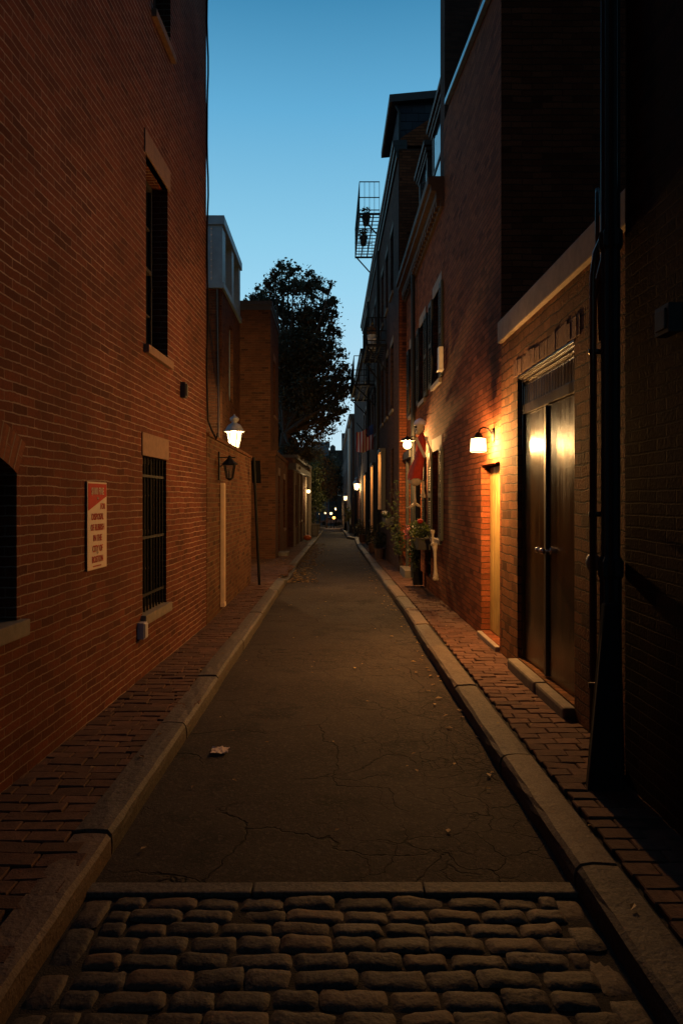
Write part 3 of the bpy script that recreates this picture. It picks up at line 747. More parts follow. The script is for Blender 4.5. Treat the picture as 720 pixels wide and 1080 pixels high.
for k in range(9): mb.lathe(F.pt(-.07, -.25, 8.2-k*.15), [(.006, -.02), (.018, -.008), (.018, .008), (.006, .02)], 6)
mb.build('light_string', 'white', bay)
mb = MB(); mb.tube([F.pt(-.03, -.1, 6.8), F.pt(-.05, -.06, 4), F.pt(-.05, -.06, 2.)], .03, 8); mb.tube([F.pt(-.03, -.4, 6.7), F.pt(-.04, -.2, 5.2), F.pt(-.03, -.06, 4.)], .012, 6); mb.build('downpipe', 'conduit', b2)

FB3 = Frame(-1.6, 20.0, 0, 1, 1)
b3 = thing('brick_house', FB3.pt(0, 0, gz(20)), 'brown two storey brick house in front of the tree, with a dark street door', 'house')
dr = (1.1, 1.75, gz(21)+.1, 2.35, .15)
w3 = (3.4, 4.3, .6, 2.3, .15)
shell(FB3, 0, 6, -.6, 3.0, 1.25, [dr, w3]).build('wall', 'brick_tan', b3)
FU = Frame(-1.74, 20.0, 0, 1, 1); u3 = (1.0, 1.7, 4.2, 5.9, .14)
shell(FU, .003, 3.0, 3.0, 7.3, 1.1, [u3]).build('upper_wall', 'brick_tan', b3)
for F_, q in ((FU, u3), (FB3, w3)): w = window(F_, b3, *q); sill(F_, w, q[0]-.06, q[1]+.06, q[2]); lintel(F_, w, q[0]-.06, q[1]+.06, q[3], q[3]+.2)
mb = MB(); FB3.box(mb, dr[0]+.02, dr[1]-.02, -.14, -.09, dr[2], dr[3]-.02); d_ = mb.build('door', 'door_dark', b3)
mb = MB(); mb.ball(FB3.pt(dr[0]+.1, -.06, 1.), .03, 8, 6); mb.build('handle', 'steel', d_)
lintel(FB3, b3, dr[0]-.08, dr[1]+.08, 2.35, 2.6)
mb = MB(); FU.box(mb, -.05, 3.05, -1.15, .05, 7.3, 7.42); FU.box(mb, -.03, 3.03, -1.13, .03, 7.15, 7.3); mb.build('cornice', 'grey_dark', b3)
mb = MB(); FB3.box(mb, -.03, 6.02, -1.27, .035, 2.92, 3.04); mb.build('belt_course', 'brick_tan', b3)
mb = MB(); FB3.box(mb, dr[0]-.1, dr[1]+.1, .0, .3, -.5, gz(21)+.1); mb.build('doorstep', 'concrete', b3, bevel=.01)

# low shopfronts beyond
FB4 = Frame(-1.42, 26.05, 0.028, 1, 1)
b4 = thing('low_building', FB4.pt(0, 0, gz(28)), 'low building beyond the brown house on the left, lit by a wall lamp', 'building')
op = [(.8, 2.0, .5, 2.2, .15), (3.4, 4.3, -.15, 2.2, .2), (5.4, 7.0, .5, 2.2, .15)]
shell(FB4, 0, 9.5, -1, 3.2, 6, op).build('wall', 'brick_dark', b4)
window(FB4, b4, *op[0]); window(FB4, b4, *op[2])
mb = MB(); FB4.box(mb, op[1][0]+.02, op[1][1]-.02, -.18, -.13, -.15, 2.18); mb.build('door', 'door_dark', b4)
for s in (.2, 2.6, 4.7, 7.3):
    mb = MB(); FB4.box(mb, s, s+.22, .002, .07, -.6, 2.7); mb.build('pilaster', 'trim' if s > 7 else 'concrete', b4, bevel=.01)
mb = MB(); FB4.box(mb, -.05, 9.5, -6, .14, 2.75, 3.0); FB4.box(mb, -.05, 9.5, -6, .2, 3.2, 3.32); mb.build('cornice', 'dark_paint', b4)
mb = MB(); mb.tube([FB4.pt(9.2, .1, -.8), FB4.pt(9.2, .1, 3.2)], .09, 10); mb.build('downpipe', 'trim', b4)
mb = MB(); FB4.box(mb, 3.2, 7.2, -3.5, -1.2, 3.32, 4.4); mb.build('roof_hatch', 'grey_metal', b4)
def globe_lamp(F, s, z, out, label, power, col=(1., .6, .22), r=.07, mat='glow_globe'):
    t = thing('wall_lamp', F.pt(s, 0, z), label, 'wall lamp')
    mb = MB(); F.box(mb, s-.05, s+.05, .002, .025, z-.02, z+.16); mb.tube([F.pt(s, .02, z+.11), F.pt(s, out*.6, z+.17), F.pt(s, out, z+.12), F.pt(s, out, z+r)], .012, 6)
    mb.lathe(F.pt(s, out, z+r*.75), [(r*.6, 0), (r*.65, .02), (r*.3, .05)], 10); mb.build('bracket', 'black', t)
    mb = MB(); mb.ball(F.pt(s, out, z), r, 14, 10); mb.build('globe', mat, t, smooth=True)
    lamp_light('bulb_light', F.pt(s, out, z), power, col, t, r*.5)
    return t
globe_lamp(FB4, 6.6, 2.0, .2, 'lit wall lamp beside a pale column on the low building', 100, (1., .68, .32), .09)
mb = MB(); pc = FB4.pt(4.5, .28, gz(30.5)+.02)
pk = thing('pumpkin', pc, 'orange pumpkin on the left sidewalk below the lit wall lamp', 'pumpkin')
n = 24
for k in range(9):
    t = PI*k/8
    for j in range(n):
        a_ = 2*PI*j/n; rr = .17*math.sin(t)*(1+.07*math.cos(a_*8))+.001; mb.v.append(pc+Vector((rr*math.cos(a_), rr*math.sin(a_), .13-.13*math.cos(t)*(1 if k < 5 else .92))))
for k in range(8):
    for j in range(n): mb.f.append((k*n+j, k*n+(j+1) % n, (k+1)*n+(j+1) % n, (k+1)*n+j))
mb.build('pumpkin_body', 'pumpkin', pk, smooth=True)
mb = MB(); mb.tube([pc+Vector((0, 0, .24)), pc+Vector((.01, 0, .29)), pc+Vector((.04, 0, .32))], [.022, .016, .018], 6); mb.build('stem', 'bark', pk)
mb = MB(); pc = FB4.pt(9.6, .35, gz(35.5))
mb.lathe(pc, [(.16, 0), (.21, .05), (.25, .55), (.28, .6), (.28, .66), (.22, .66), (.2, .6)], 14)
tag(mb.build('stone_planter', 'concrete', None), 'dark stone planter at the kerb beyond the low building', 'planter')
for i, q, lab in ((0, 2.9, 'nearer'), (1, 4.4, 'farther')):
    mb = MB(); FB4.box(mb, q, q+.3, .02, .05, .62, .7); FB4.box(mb, q+.03, q+.27, .05, .056, .64, .68)
    tag(mb.build('house_plaque', 'white', None), lab+' of the two small pale plaques by the door of the low building', 'plaque')
# ------------------------------------------------------------------ RIGHT: foreground building
FR0 = Frame(1.67, -14, 0, 1, -1); FR = Frame(1.78, -14, 0, 1, -1)
r0 = thing('corner_building', FR0.pt(0, 0, 0), 'dark brick building filling the right foreground with pipes on its corner', 'building')
wq = (14.6, 15.5, 1.2, 2.9, .15); wq2 = (17.15, 17.5, 2.15, 2.5, .08)
shell(FR0, 0, 17.87, -.3, 13, 6, [wq]).build('wall', 'brick_shade', r0); w = window(FR0, r0, *wq); sill(FR0, w, wq[0]-.05, wq[1]+.05, wq[2], 'concrete')
s, z = FR0.at(712, 338); mb = MB(); FR0.box(mb, s-.07, s+.07, .002, .07, z-.07, z+.07); FR0.box(mb, s-.05, s+.05, .07, .08, z-.05, z+.05); mb.build('meter_box', 'grey_dark', r0, bevel=.008)
mb = MB(); c = Vector((1.60, 3.9, 0))
n = 20
prof = [(.07, -.05), (.07, .1), (.055, .12), (.055, 1.15), (.065, 1.17), (.065, 1.25), (.048, 1.28), (.048, 3.02), (.06, 3.04), (.06, 3.12), (.048, 3.14), (.048, 9.)]
base = len(mb.v)
for r_, z_ in prof:
    for j in range(n):
        a_ = 2*PI*j/n; rr = r_*(1+.1*math.cos(a_*10)); mb.v.append(c+Vector((rr*math.cos(a_), rr*math.sin(a_), z_)))
for k in range(len(prof)-1):
    for j in range(n): mb.f.append((base+k*n+j, base+k*n+(j+1) % n, base+(k+1)*n+(j+1) % n, base+(k+1)*n+j))
mb.build('downpipe', 'downpipe', r0, smooth=False)
mb = MB()
mb.tube([(1.535, 4.0, .9), (1.535, 4.0, 2.9), (1.56, 4.02, 3.05), (1.63, 4.05, 3.2), (1.63, 4.05, 9)], .018, 8)
mb.tube([(1.585, 4.12, .2), (1.585, 4.12, 2.8), (1.65, 4.12, 3.05), (1.66, 4.12, 9)], .022, 8)
mb.tube([(1.70, 4.3, 2.6), (1.68, 4.3, 3.25), (1.70, 4.35, 3.55), (1.72, 4.4, 3.6)], .014, 8)
for z_ in (.5, 1.5, 2.45): mb.box(1.51, 1.66, 3.985, 4.0, z_, z_+.03)
mb.build('conduit', 'conduit', r0, smooth=True)
mb = MB(); mb.hexa([(1.42, 3.77, -.02), (1.60, 3.74, -.02), (1.66, 3.84, -.02), (1.44, 3.86, -.02), (1.53, 3.80, 1.02), (1.60, 3.78, 1.02), (1.63, 3.84, 1.02), (1.53, 3.86, 1.02)])
mb.build('pipe_guard', 'black', r0, bevel=.012)
mb = MB(); mb.ball((1.585, 4.12, 1.22), .045, 10, 8, (1, 1, 1.3)); mb.build('junction_box', 'grey_metal', r0, smooth=True)
# ------------------------------------------------------------------ RIGHT: single storey annex with the double door
a0 = 17.875
r1 = thing('annex', FR.pt(a0, 0, 0), 'single storey rough brick annex with pale stone coping and tall double doors', 'building')
dw = (18.98, 20.5, .1, 2.77, .085)
shell(FR, a0, 21.11, -.3, 3.22, 3.5, [dw]).build('wall', 'brick_rough', r1)
mb = MB(); FR.box(mb, a0+.01, 21.1, -3.5, .045, 3.22, 3.44); mb.build('coping', 'limestone', r1, bevel=.012)
mb = MB()      # rough header arch over the door
s = dw[0]-.12
k = 0
while s < dw[1]+.1:
    w_ = random.uniform(.06, .075); zt = 2.77+.005+random.uniform(0, .01); FR.box(mb, s, s+w_-.002, -.03, .004+random.uniform(0, .004), zt+.0, 2.93+random.uniform(-.015, .015)); s += w_
mb.build('door_header', plain_mat('header brick', (.2, .085, .038), .9, var=.5, scale=14., bump=.01, island=.15), r1, bevel=.004)
mb = MB(); FR.box(mb, dw[0]-.01, dw[0]+.68, -.08, .085, -.1, .085); FR.box(mb, dw[0]+.69, dw[1]+.02, -.08, .095, -.1, .09); mb.build('door_step', 'concrete', r1, bevel=.022)
A, B = dw[0], dw[1]; nb = -.082
df = MB(); FR.box(df, A+.003, A+.05, nb, -.035, .1, 2.76); FR.box(df, B-.05, B-.003, nb, -.035, .1, 2.76)
FR.box(df, A+.05, B-.05, nb+.002, -.03, 2.40, 2.49)
for i, (o_, za, zb) in enumerate(((.005, 2.70, 2.73), (.02, 2.73, 2.75), (.035, 2.75, 2.768), (-.015, 2.665, 2.70))): FR.box(df, A+.004, B-.004, nb+.003, -.03+o_, za, zb)
frm = df.build('door_frame', 'door', r1, bevel=.004)
tp = MB(); s = A+.052
while s < B-.08:
    FR.box(tp, s, min(s+.068, B-.051), nb+.004, -.045, 2.49, 2.665); s += .073
tp.build('transom_boards', 'door', frm, bevel=.006)
mid = (A+B)/2+.02
mb = MB(); FR.box(mb, mid-.028, mid+.024, -.08, -.028, .112, 2.392); mb.build('dark_gap_strip', 'door_dark', r1, bevel=.004)  # dark strip standing in for the shaded gap between the leaves
for a_, b_, tilt in ((A+.054, mid-.018, .020), (mid+.018, B-.054, .012)):
    mb = MB(); p = [FR.pt(a_, nb+.004, .11), FR.pt(b_, nb+.004, .11), FR.pt(b_, -.052, .11), FR.pt(a_, -.052-tilt, .11)]
    # leaf slightly bowed: subdivided front face
    nx_, nz_ = 6, 14; base = len(mb.v)
    for j in range(nz_+1):
        for i in range(nx_+1):
            u = i/nx_; v = j/nz_; mb.v.append(FR.pt(a_+(b_-a_)*u, -.052-tilt*(1-u)+.0035*math.sin(PI*u)+.0012*mnoise.noise(Vector((u*6+a_, v*7, 0))), .11+2.285*v))
    for j in range(nz_):
        for i in range(nx_): q = base+j*(nx_+1)+i; mb.f.append((q, q+nx_+1, q+nx_+2, q+1))
    FR.box(mb, a_, b_, nb+.004, -.06-tilt, .11, 2.395)
    lf = mb.build('door_leaf', 'door', r1, smooth=False)
    hs = mid-.06 if a_ < mid-.2 else mid+.06
    h = MB(); h.tube([FR.pt(hs, -.06, 1.17), FR.pt(hs, .0, 1.17)], .010, 8); h.ball(FR.pt(hs, .012, 1.17), .027, 12, 8); h.lathe(FR.pt(hs, -.056, 1.17), [(.03, 0), (.03, .006)], 12, axis=Matrix(((0, 0, -1), (0, 1, 0), (1, 0, 0)))); h.build('door_knob', 'steel', lf, smooth=True)

# ------------------------------------------------------------------ RIGHT: house with the sconce doorway
r2 = thing('sconce_house', FR.pt(21.115, 0, 0), 'brick house on the right with a narrow doorway under the bright sconce', 'house')
dd = (21.17, 22.06, .06, 2.0, .16)
shell(FR, 21.115, 24.7, -.3, 7.5, 5, [dd]).build('wall', 'brick_right', r2)
mb = MB(); FR.box(mb, dd[0]+.01, dd[1]-.01, -.155, -.115, .06, 1.98)
d_ = mb.build('door', 'door_plain', r2)
mb = MB()
for k in range(6): FR.box(mb, dd[0]+.02+k*.145, dd[0]+.155+k*.145, -.115, -.105, .07, 1.97)
mb.build('door_boards', 'door_plain', d_, bevel=.004)
mb = MB(); FR.box(mb, dd[0]-.0, dd[1]-.0, -.14, .05, -.1, .055); mb.build('doorstep', 'limestone', r2, bevel=.012)
mb = MB(); P0, P1 = Vector((1.745, 10.25, 7.57)), Vector((1.745, 7.13, 7.1)); mb.bar(P0, P1, .06, .07); mb.build('gutter', 'copper', r2)
sc = thing('wall_sconce', Vector((1.78, 7.42, 2.2)), 'bright drum shaped sconce on a gooseneck arm above the narrow doorway', 'sconce')
cx = Vector((1.60, 7.38, 2.19))
mb = MB(); mb.lathe(Vector((1.778, 7.42, 2.3)), [(.05, 0), (.05, .012), (.03, .025)], 14, axis=Matrix(((0, 0, -1), (0, 1, 0), (1, 0, 0))), sx=1.6)
mb.tube([(1.77, 7.42, 2.27), (1.745, 7.418, 2.33), (1.71, 7.413, 2.375), (1.66, 7.40, 2.385), (1.62, 7.385, 2.365), (1.60, 7.38, 2.32)], .0085, 8)
mb.build('arm', 'black', sc, smooth=True)
mb = MB(); mb.lathe(cx, [(.04, .075), (.05, .078), (.045, .1), (.03, .125), (.014, .14)], 14); mb.build('cap', 'black', sc, smooth=True)
mb = MB(); mb.lathe(cx, [(.088, -.072), (.078, .072)], 24); mb.f = mb.f[:-2]; mb.build('glass_shade', 'glow_sconce', sc, smooth=True)
mb = MB(); mb.lathe(cx, [(.05, .0675), (.0775, .068)], 24); mb.f = mb.f[:-2]; mb.build('uplight_cutoff', 'cutoff', sc)  # ring added to dim the light thrown up the walls
mb = MB(); mb.tube([cx+Vector((.088*math.cos(2*PI*j/24), .088*math.sin(2*PI*j/24), -.074)) for j in range(25)], .004, 6); mb.build('lower_rim', 'black', sc)
mb = MB(); mb.tube([cx+Vector((.078*math.cos(2*PI*j/24), .078*math.sin(2*PI*j/24), .074)) for j in range(25)], .004, 6)
for j in range(3): a_ = 2*PI*j/3; mb.bar(cx+Vector((.078*math.cos(a_), .078*math.sin(a_), .076)), cx+Vector((.03*math.cos(a_), .03*math.sin(a_), .082)), .006)
mb.build('shade_rim', 'black', sc)
mb = MB(); mb.ball(cx+Vector((0, 0, -.005)), .026, 12, 8, (1, 1, 1.3)); mb.build('light_bulb', 'glow_globe', sc, smooth=True)
lamp_light('sconce_light', cx, 760, (1., .47, .13), sc, .03)

# ------------------------------------------------------------------ RIGHT: shuttered house (C)
r3 = thing('shuttered_house', FR.pt(24.705, 0, 0), 'brick house on the right with louvred shutters, dormers and a heavy cornice', 'house')
U = [(24.95, 25.75, 3.55, 5.05, .14), (26.75, 27.5, 3.5, 5.0, .14), (28.5, 29.2, 3.45, 4.95, .14)]
G = [(24.95, 25.8, .95, 2.42, .14), (26.95, 27.7, .9, 2.4, .14)]
BW = [(26.1, 26.75, .18, .68, .12)]
DR = [(28.55, 29.4, .1, 2.3, .2)]
shell(FR, 24.705, 29.94, -.3, 6.4, 5, U+G+BW+DR).build('wall', 'brick_right', r3)
for q in U:
    w = window(FR, r3, *q, rows=2); lintel(FR, w, q[0]-.08, q[1]+.08, q[3], q[3]+.2, 'limestone'); sill(FR, w, q[0]-.06, q[1]+.06, q[2], 'limestone')
    shutter(FR, r3, q[1]+.01, q[1]+.36, q[2], q[3]); shutter(FR, r3, max(q[0]-.36, 24.71), q[0]-.01, q[2], q[3])
for i, q in enumerate(G):
    w = window(FR, r3, *q, frame='trim' if i == 0 else 'dark_paint', blind=.45); lintel(FR, w, q[0]-.1, q[1]+.1, q[3], q[3]+.22, 'limestone'); sill(FR, w, q[0]-.06, q[1]+.06, q[2], 'limestone')
    shutter(FR, r3, q[1]+.01, q[1]+.36, q[2], q[3]); shutter(FR, r3, max(q[0]-.26, 24.71), q[0]-.01, q[2], q[3])
w = window(FR, r3, *BW[0], cols=2, rows=1); lintel(FR, w, BW[0][0]-.06, BW[0][1]+.06, BW[0][3], BW[0][3]+.12, 'concrete')
mb = MB(); FR.box(mb, DR[0][0]+.01, DR[0][1]-.01, -.19, -.14, .1, 2.28); d_ = mb.build('door', 'door_dark', r3)
for z0_ in (.3, 1.1): m2 = MB(); FR.box(m2, DR[0][0]+.12, DR[0][1]-.12, -.14, -.128, z0_, z0_+.65); m2.build('door_panel', 'door_dark', d_, bevel=.01)
mb = MB(); FR.box(mb, DR[0][0]-.1, DR[0][0]-.003, .002, .07, .05, 2.5); FR.box(mb, DR[0][1]+.003, DR[0][1]+.1, .002, .07, .05, 2.5); FR.box(mb, DR[0][0]-.14, DR[0][1]+.14, .002, .12, 2.5, 2.66); mb.build('door_surround', 'dark_paint', r3, bevel=.008)
mb = MB(); FR.box(mb, DR[0][0]-.1, DR[0][1]+.1, .0, .2, -.2, .1); mb.build('doorstep', 'concrete', r3, bevel=.012)
mb = MB()
for o_, za, zb in ((.05, 6.2, 6.32), (.12, 6.32, 6.45), (.2, 6.45, 6.55), (.25, 6.55, 6.68)): FR.box(mb, 24.71, 29.93, -.2, o_, za, zb)
for k in range(26): FR.box(mb, 24.76+k*.2, 24.84+k*.2, .05, .11, 6.225, 6.318)
mb.build('cornice', plain_mat('brown cornice paint', (.075, .045, .03), .8, var=.3), r3, bevel=.006)
mb = MB(); mb.hexa([FR.pt(24.71, .0, 6.68), FR.pt(24.71, -4, 6.68), FR.pt(29.93, -4, 6.68), FR.pt(29.93, .0, 6.68), FR.pt(24.71, -1.2, 8.9), FR.pt(24.71, -4, 9.2), FR.pt(29.93, -4, 9.2), FR.pt(29.93, -1.2, 8.9)][:4][::-1]+[FR.pt(24.71, -1.2, 8.9), FR.pt(24.71, -4, 9.2), FR.pt(29.93, -4, 9.2), FR.pt(29.93, -1.2, 8.9)][::-1]); mb.build('roof', 'slate', r3)
for s0_, s1_ in ((25.35, 26.85), (27.5, 28.75)):
    mb = MB(); n1 = -.14
    F = FR; F.box(mb, s0_, s0_+.14, -1.6, n1, 6.7, 8.5); F.box(mb, s1_-.14, s1_, -1.6, n1, 6.7, 8.5); F.box(mb, s0_+.14, s1_-.14, -1.6, n1-.05, 6.7, 7.0); F.box(mb, s0_+.14, s1_-.14, -1.6, n1-.05, 8.36, 8.5)
    F.box(mb, s0_-.12, s1_+.12, -1.8, n1+.05, 8.46, 8.54); F.box(mb, s0_-.15, s1_+.15, -1.8, n1+.09, 8.54, 8.64); F.box(mb, s0_-.06, s1_+.06, -1.7, n1+.02, 8.38, 8.46)
    dm = mb.build('dormer', plain_mat('dormer paint', (.09, .06, .045), .7, var=.2), r3, bevel=.006)
    mb = MB(); F.box(mb, s0_+.142, s1_-.142, -.3, n1-.012, 6.95, 8.36); mb.build('pane', 'glass', dm)
    mb = MB(); F.box(mb, s0_+.15, s1_-.15, n1-.011, n1+.003, 7.6, 7.66); mb.build('sash', 'dark_paint', dm)
mb = MB(); mb.box(1.79, 5.5, 10.68, 11.1, 6.2, 14.5); mb.build('chimney_wall', 'brick_dark', r3)
mb = MB(); mb.tube([FR.pt(28.1, .07, 6.3), FR.pt(28.1, .07, 2.7), FR.pt(28.1, .07, .0)], .045, 10); mb.build('downpipe', 'downpipe', r3)
mb = MB(); s, z = FR.at(463, 378, .1); FR.box(mb, s-.08, s+.06, .05, .12, z-.17, z+.17); FR.box(mb, s-.1, s+.08, .045, .13, z-.2, z-.17)
tag(mb.build('window_box', 'white', None, bevel=.01), 'small white box fixed at the sill of the nearest upper shuttered window', 'box')

# second lamp of the street, flower box, figure, bones
tl = globe_lamp(FR, 27.2, 2.66, .29, 'bright round wall lamp on the shuttered house behind the hanging figure', 850, (1., .50, .15), .085)
mb = MB(); mb.lathe(FR.pt(27.2, .29, 2.735), [(.15, 0), (.155, .006), (.1, .04), (.03, .075), (.008, .1)], 12); mb.build('added_hood', 'black', tl)  # hood added to keep the globe's light off the upper walls
fb = thing('flower_box', FR.pt(26.9, 0, .75), 'overflowing flower box under the ground floor window of the shuttered house', 'flower box')
mb = MB(); FR.box(mb, 25.9, 26.95, .03, .25, .72, .92); FR.box(mb, 25.88, 26.97, .02, .27, .9, .93); mb.build('box', 'dark_paint', fb, bevel=.008)
def leaves(mb, c, rad, n, size, sq=(1, 1, 1), droop=0.):
    c = Vector(c)
    for _ in range(n):
        d = Vector(rng.normal(size=3)); d = d/d.length*(rng.random()**.4)
        p = c+Vector((d.x*rad*sq[0], d.y*rad*sq[1], d.z*rad*sq[2]))
        s = size*(.6+.8*rng.random()); a = Vector(rng.normal(size=3)).normalized(); b = a.cross(Vector(rng.normal(size=3))).normalized(); nn_ = a.cross(b)*s*.25
        i = len(mb.v); mb.v += [p-a*s, p-b*s*.5+nn_, p+a*s, p+b*s*.5+nn_]; mb.f += [(i, i+1, i+2), (i, i+2, i+3)]
mb = MB()
for k in range(11): leaves(mb, FR.pt(25.95+k*.1, .16+.05*math.sin(k*2.1), 1.02+.08*math.sin(k*1.3)), .16, 70, .035)
for k in range(7): leaves(mb, FR.pt(26.35+k*.1, .25, .8-.1*(k % 3)), .12, 45, .03, (1, 1, 1.5))
leaves(mb, FR.pt(26.9, .22, .55), .1, 60, .03, (1, 1, 2.2))
mb.build('foliage', 'leaf_green', fb)
mb = MB(); leaves(mb, FR.pt(26.98, .3, .98), .09, 90, .026, (1, 1, 1.9)); mb.build('blossom', 'pink', fb)
mb = MB(); leaves(mb, FR.pt(26.1, .27, .93), .05, 30, .025); mb.build('blossom', 'leaf_yellow', fb)
mb = MB(); mb.ball(FR.pt(26.0, .2, 1.22), .055, 10, 8, (1, 1, .8)); mb.build('blossom', 'red_cloth', fb, smooth=True)
def bone(mb, p, q, r, sd=0):
    p, q = Vector(p), Vector(q); d = (q-p); L_ = d.length; d = d/L_; o_ = d.orthogonal().normalized()
    mb.tube([p, p+d*L_*.08, p+d*L_*.2, p+d*L_*.5, p+d*L_*.8, p+d*L_*.92, q], [r*.9, r*1.25, r*.8, r*.62, r*.8, r*1.25, r*.9], 8)
    for e in (p, q):
        for s_ in (-1, 1): mb.ball(e+o_*r*s_*.75, r*.95, 8, 6)
mb = MB(); b0, b1_ = FR.pt(24.98, .1, .88), FR.pt(24.87, .1, .34)
bone(mb, b0, b1_, .036)
tag(mb.build('prop_bone', 'bone', None, smooth=True), 'long pale bone prop hanging below the flower box on the shuttered house', 'bone')
mb = MB(); bone(mb, FR.pt(25.2, .1, 1.08), FR.pt(25.17, .1, .86), .028)
tag(mb.build('prop_bone', 'bone', None, smooth=True), 'short pale bone prop hanging right beside the flower box leaves', 'bone')

fx, fy = 1.555, 11.75
sk = thing('skeleton_figure', (fx, fy, 1.45), 'hanging Halloween skeleton in a red coat with a lavender cap', 'decoration')
mb = MB(); hz = 2.84
mb.ball((fx-.02, fy, hz), .085, 14, 10, (1, 1.1, 1.15)); mb.ball((fx-.045, fy-.03, hz-.085), .05, 10, 8, (1, 1, .9)); mb.build('skull', 'bone', sk, smooth=True)
mb = MB()
for s_ in (-1, 1): mb.ball((fx-.075+.02*s_, fy-.075+.03*s_, hz-.0), .022, 8, 6)
mb.ball((fx-.085, fy-.075, hz-.045), .012, 6, 5); mb.build('eye_socket', 'black', sk, smooth=True)
mb = MB(); mb.lathe((fx-.01, fy, hz+.045), [(.105, 0), (.108, .03), (.09, .07), (.05, .1), (.01, .115)], 16); mb.build('cap', 'lav_cloth', sk, smooth=True)
mb = MB(); n = 22
prof = [(.04, 2.73, 0.03), (.085, 2.68, 0.03), (.105, 2.58, .03), (.10, 2.45, .02), (.11, 2.3, -.03), (.14, 2.15, -.10), (.16, 2.02, -.14), (.16, 1.95, -.16)]
for r_, z_, ox in prof:
    for j in range(n):
        a_ = 2*PI*j/n; rr = r_*(1+.09*math.sin(a_*5+z_*6)+.05*math.sin(a_*9)); mb.v.append(Vector((fx+ox*.6+rr*math.cos(a_)*.75, fy+rr*math.sin(a_)*1.1, z_+.02*math.sin(a_*3))))
for k in range(len(prof)-1):
    for j in range(n): mb.f.append((k*n+j, (k+1)*n+j, (k+1)*n+(j+1) % n, k*n+(j+1) % n))
mb.build('coat', 'red_cloth', sk, smooth=True)
mb = MB(); mb.lathe((fx-.09, fy, 1.84), [(.04, 0), (.09, .03), (.12, .09), (.125, .12)], 16); mb.build('hem', 'white_cloth', sk, smooth=True)
mb = MB(); mb.bar((fx-.085, fy-.08, 2.64), (fx+.06, fy-.13, 2.32), .05, .012, (0, 1, 0)); mb.build('sash', 'white_cloth', sk)
mb = MB()
bone(mb, (fx+.08, fy-.12, 2.66), (fx+.15, fy-.17, 2.42), .022); bone(mb, (fx+.15, fy-.17, 2.42), (fx+.12, fy-.18, 2.16), .018); mb.build('arm', 'bone', sk, smooth=True)
mb = MB(); bone(mb, (fx-.05, fy+.1, 2.66), (fx-.07, fy+.14, 2.4), .022); bone(mb, (fx-.07, fy+.14, 2.4), (fx-.08, fy+.12, 2.1), .018); mb.build('arm', 'bone', sk, smooth=True)
mb = MB(); bone(mb, (fx-.10, fy, 1.92), (fx-.095, fy, 1.55), .022); mb.build('leg', 'bone', sk, smooth=True)
mb = MB(); bone(mb, (fx+.04, fy, 1.9), (fx+.06, fy-.03, 1.65), .02); bone(mb, (fx+.055, fy, 1.84), (fx+.01, fy-.01, 1.66), .016); mb.build('leg', 'bone', sk, smooth=True)
mb = MB(); c = Vector((fx-.095, fy, 1.53)); mb.tube([c, c+Vector((-.06, -.02, -.04)), c+Vector((-.12, -.04, -.07))], [.025, .026, .012], 8); mb.tube([c, c+Vector((.06, .0, -.03)), c+Vector((.1, -.02, -.06))], [.024, .024, .012], 8)
for k in range(3): mb.tube([c+Vector((-.06, -.02, -.035)), c+Vector((-.1-.02*k, -.05+.04*k, -.08))], [.012, .007], 6)
mb.build('foot', 'bone', sk, smooth=True)
mb = MB(); mb.tube([(fx, fy, hz+.14), (fx+.05, fy, 3.05), (1.78, fy, 3.1)], .004, 5); mb.build('hanging_cord', 'black', sk)
mb = MB(); mb.tube([FR.pt(26.85, .13, 0.), FR.pt(26.85, .13, 2.1)], .05, 10); FR.box(mb, 26.78, 26.92, .05, .22, 0, .25)
vp = thing('vine_post', FR.pt(26.85, .13, 0), 'dark post with ivy on the right sidewalk beyond the flower box', 'post')
mb.build('post', 'black', vp)
mb = MB()
for k in range(9): leaves(mb, FR.pt(26.85+.03*math.sin(k*2), .16, .15+k*.1), .07, 40, .028)
mb.build('ivy', 'leaf_green', vp)

# ------------------------------------------------------------------ RIGHT: long tall row house (D)
FD = Frame(1.6, -14, 0, 1, -1)
r4 = thing('tall_house', FD.pt(29.95, 0, gz(16)), 'tall row house on the right with slate dormer and iron balconies, doorways glowing orange', 'house')
ops = [(31.2, 31.95, 1.15, 2.9, .16), (33.8, 34.62, 1.3, 2.95, .16), (37.6, 38.5, -.3, 2.75, .18), (40.5, 41.3, .8, 2.7, .16), (42.65, 43.5, -.35, 2.6, .18), (45.0, 45.75, .9, 2.7, .16)]
up = []
for sY in (31.3, 32.9, 34.5, 36.1, 37.7, 39.3, 40.9, 42.5, 44.1, 45.7):
    up.append((sY, sY+.75, 3.9, 5.6, .14)); up.append((sY, sY+.75, 6.9, 8.5, .14))
shell(FD, 29.95, 47, -1., 9.8, 6, ops+up).build('wall', 'brick_dark', r4)
mb = MB(); mb.box(1.615, 5.0, 15.935, 15.948, -.5, 9.75); mb.build('side_wall', 'brick_right', r4)
for q in (ops[1], ops[2], ops[4]):
    mb = MB(); FD.box(mb, q[0]-.1, q[0]-.004, .002, .13, q[2], q[3]+.02); FD.box(mb, q[0]-.14, q[1]+.14, .002, .17, q[3]+.02, q[3]+.14); mb.build('door_surround', 'dark_paint', r4, bevel=.006)  # near pilaster gets dark paint to stand for its unlit face
    mb = MB(); FD.box(mb, q[1]+.004, q[1]+.1, .002, .15, q[2], q[3]+.018); mb.build('lit_pilaster', 'board', r4, bevel=.006)
    c_ = FD.pt(q[0]+.12, .05, q[3]-.14); mb = MB(); mb.ball(c_, .035, 10, 8); o_ = mb.build('doorway_light', 'glow_globe', r4, smooth=True); lamp_light('doorway_bulb', c_, 100 if q[2] < 0 else 75, (1., .42, .1), o_, .03)
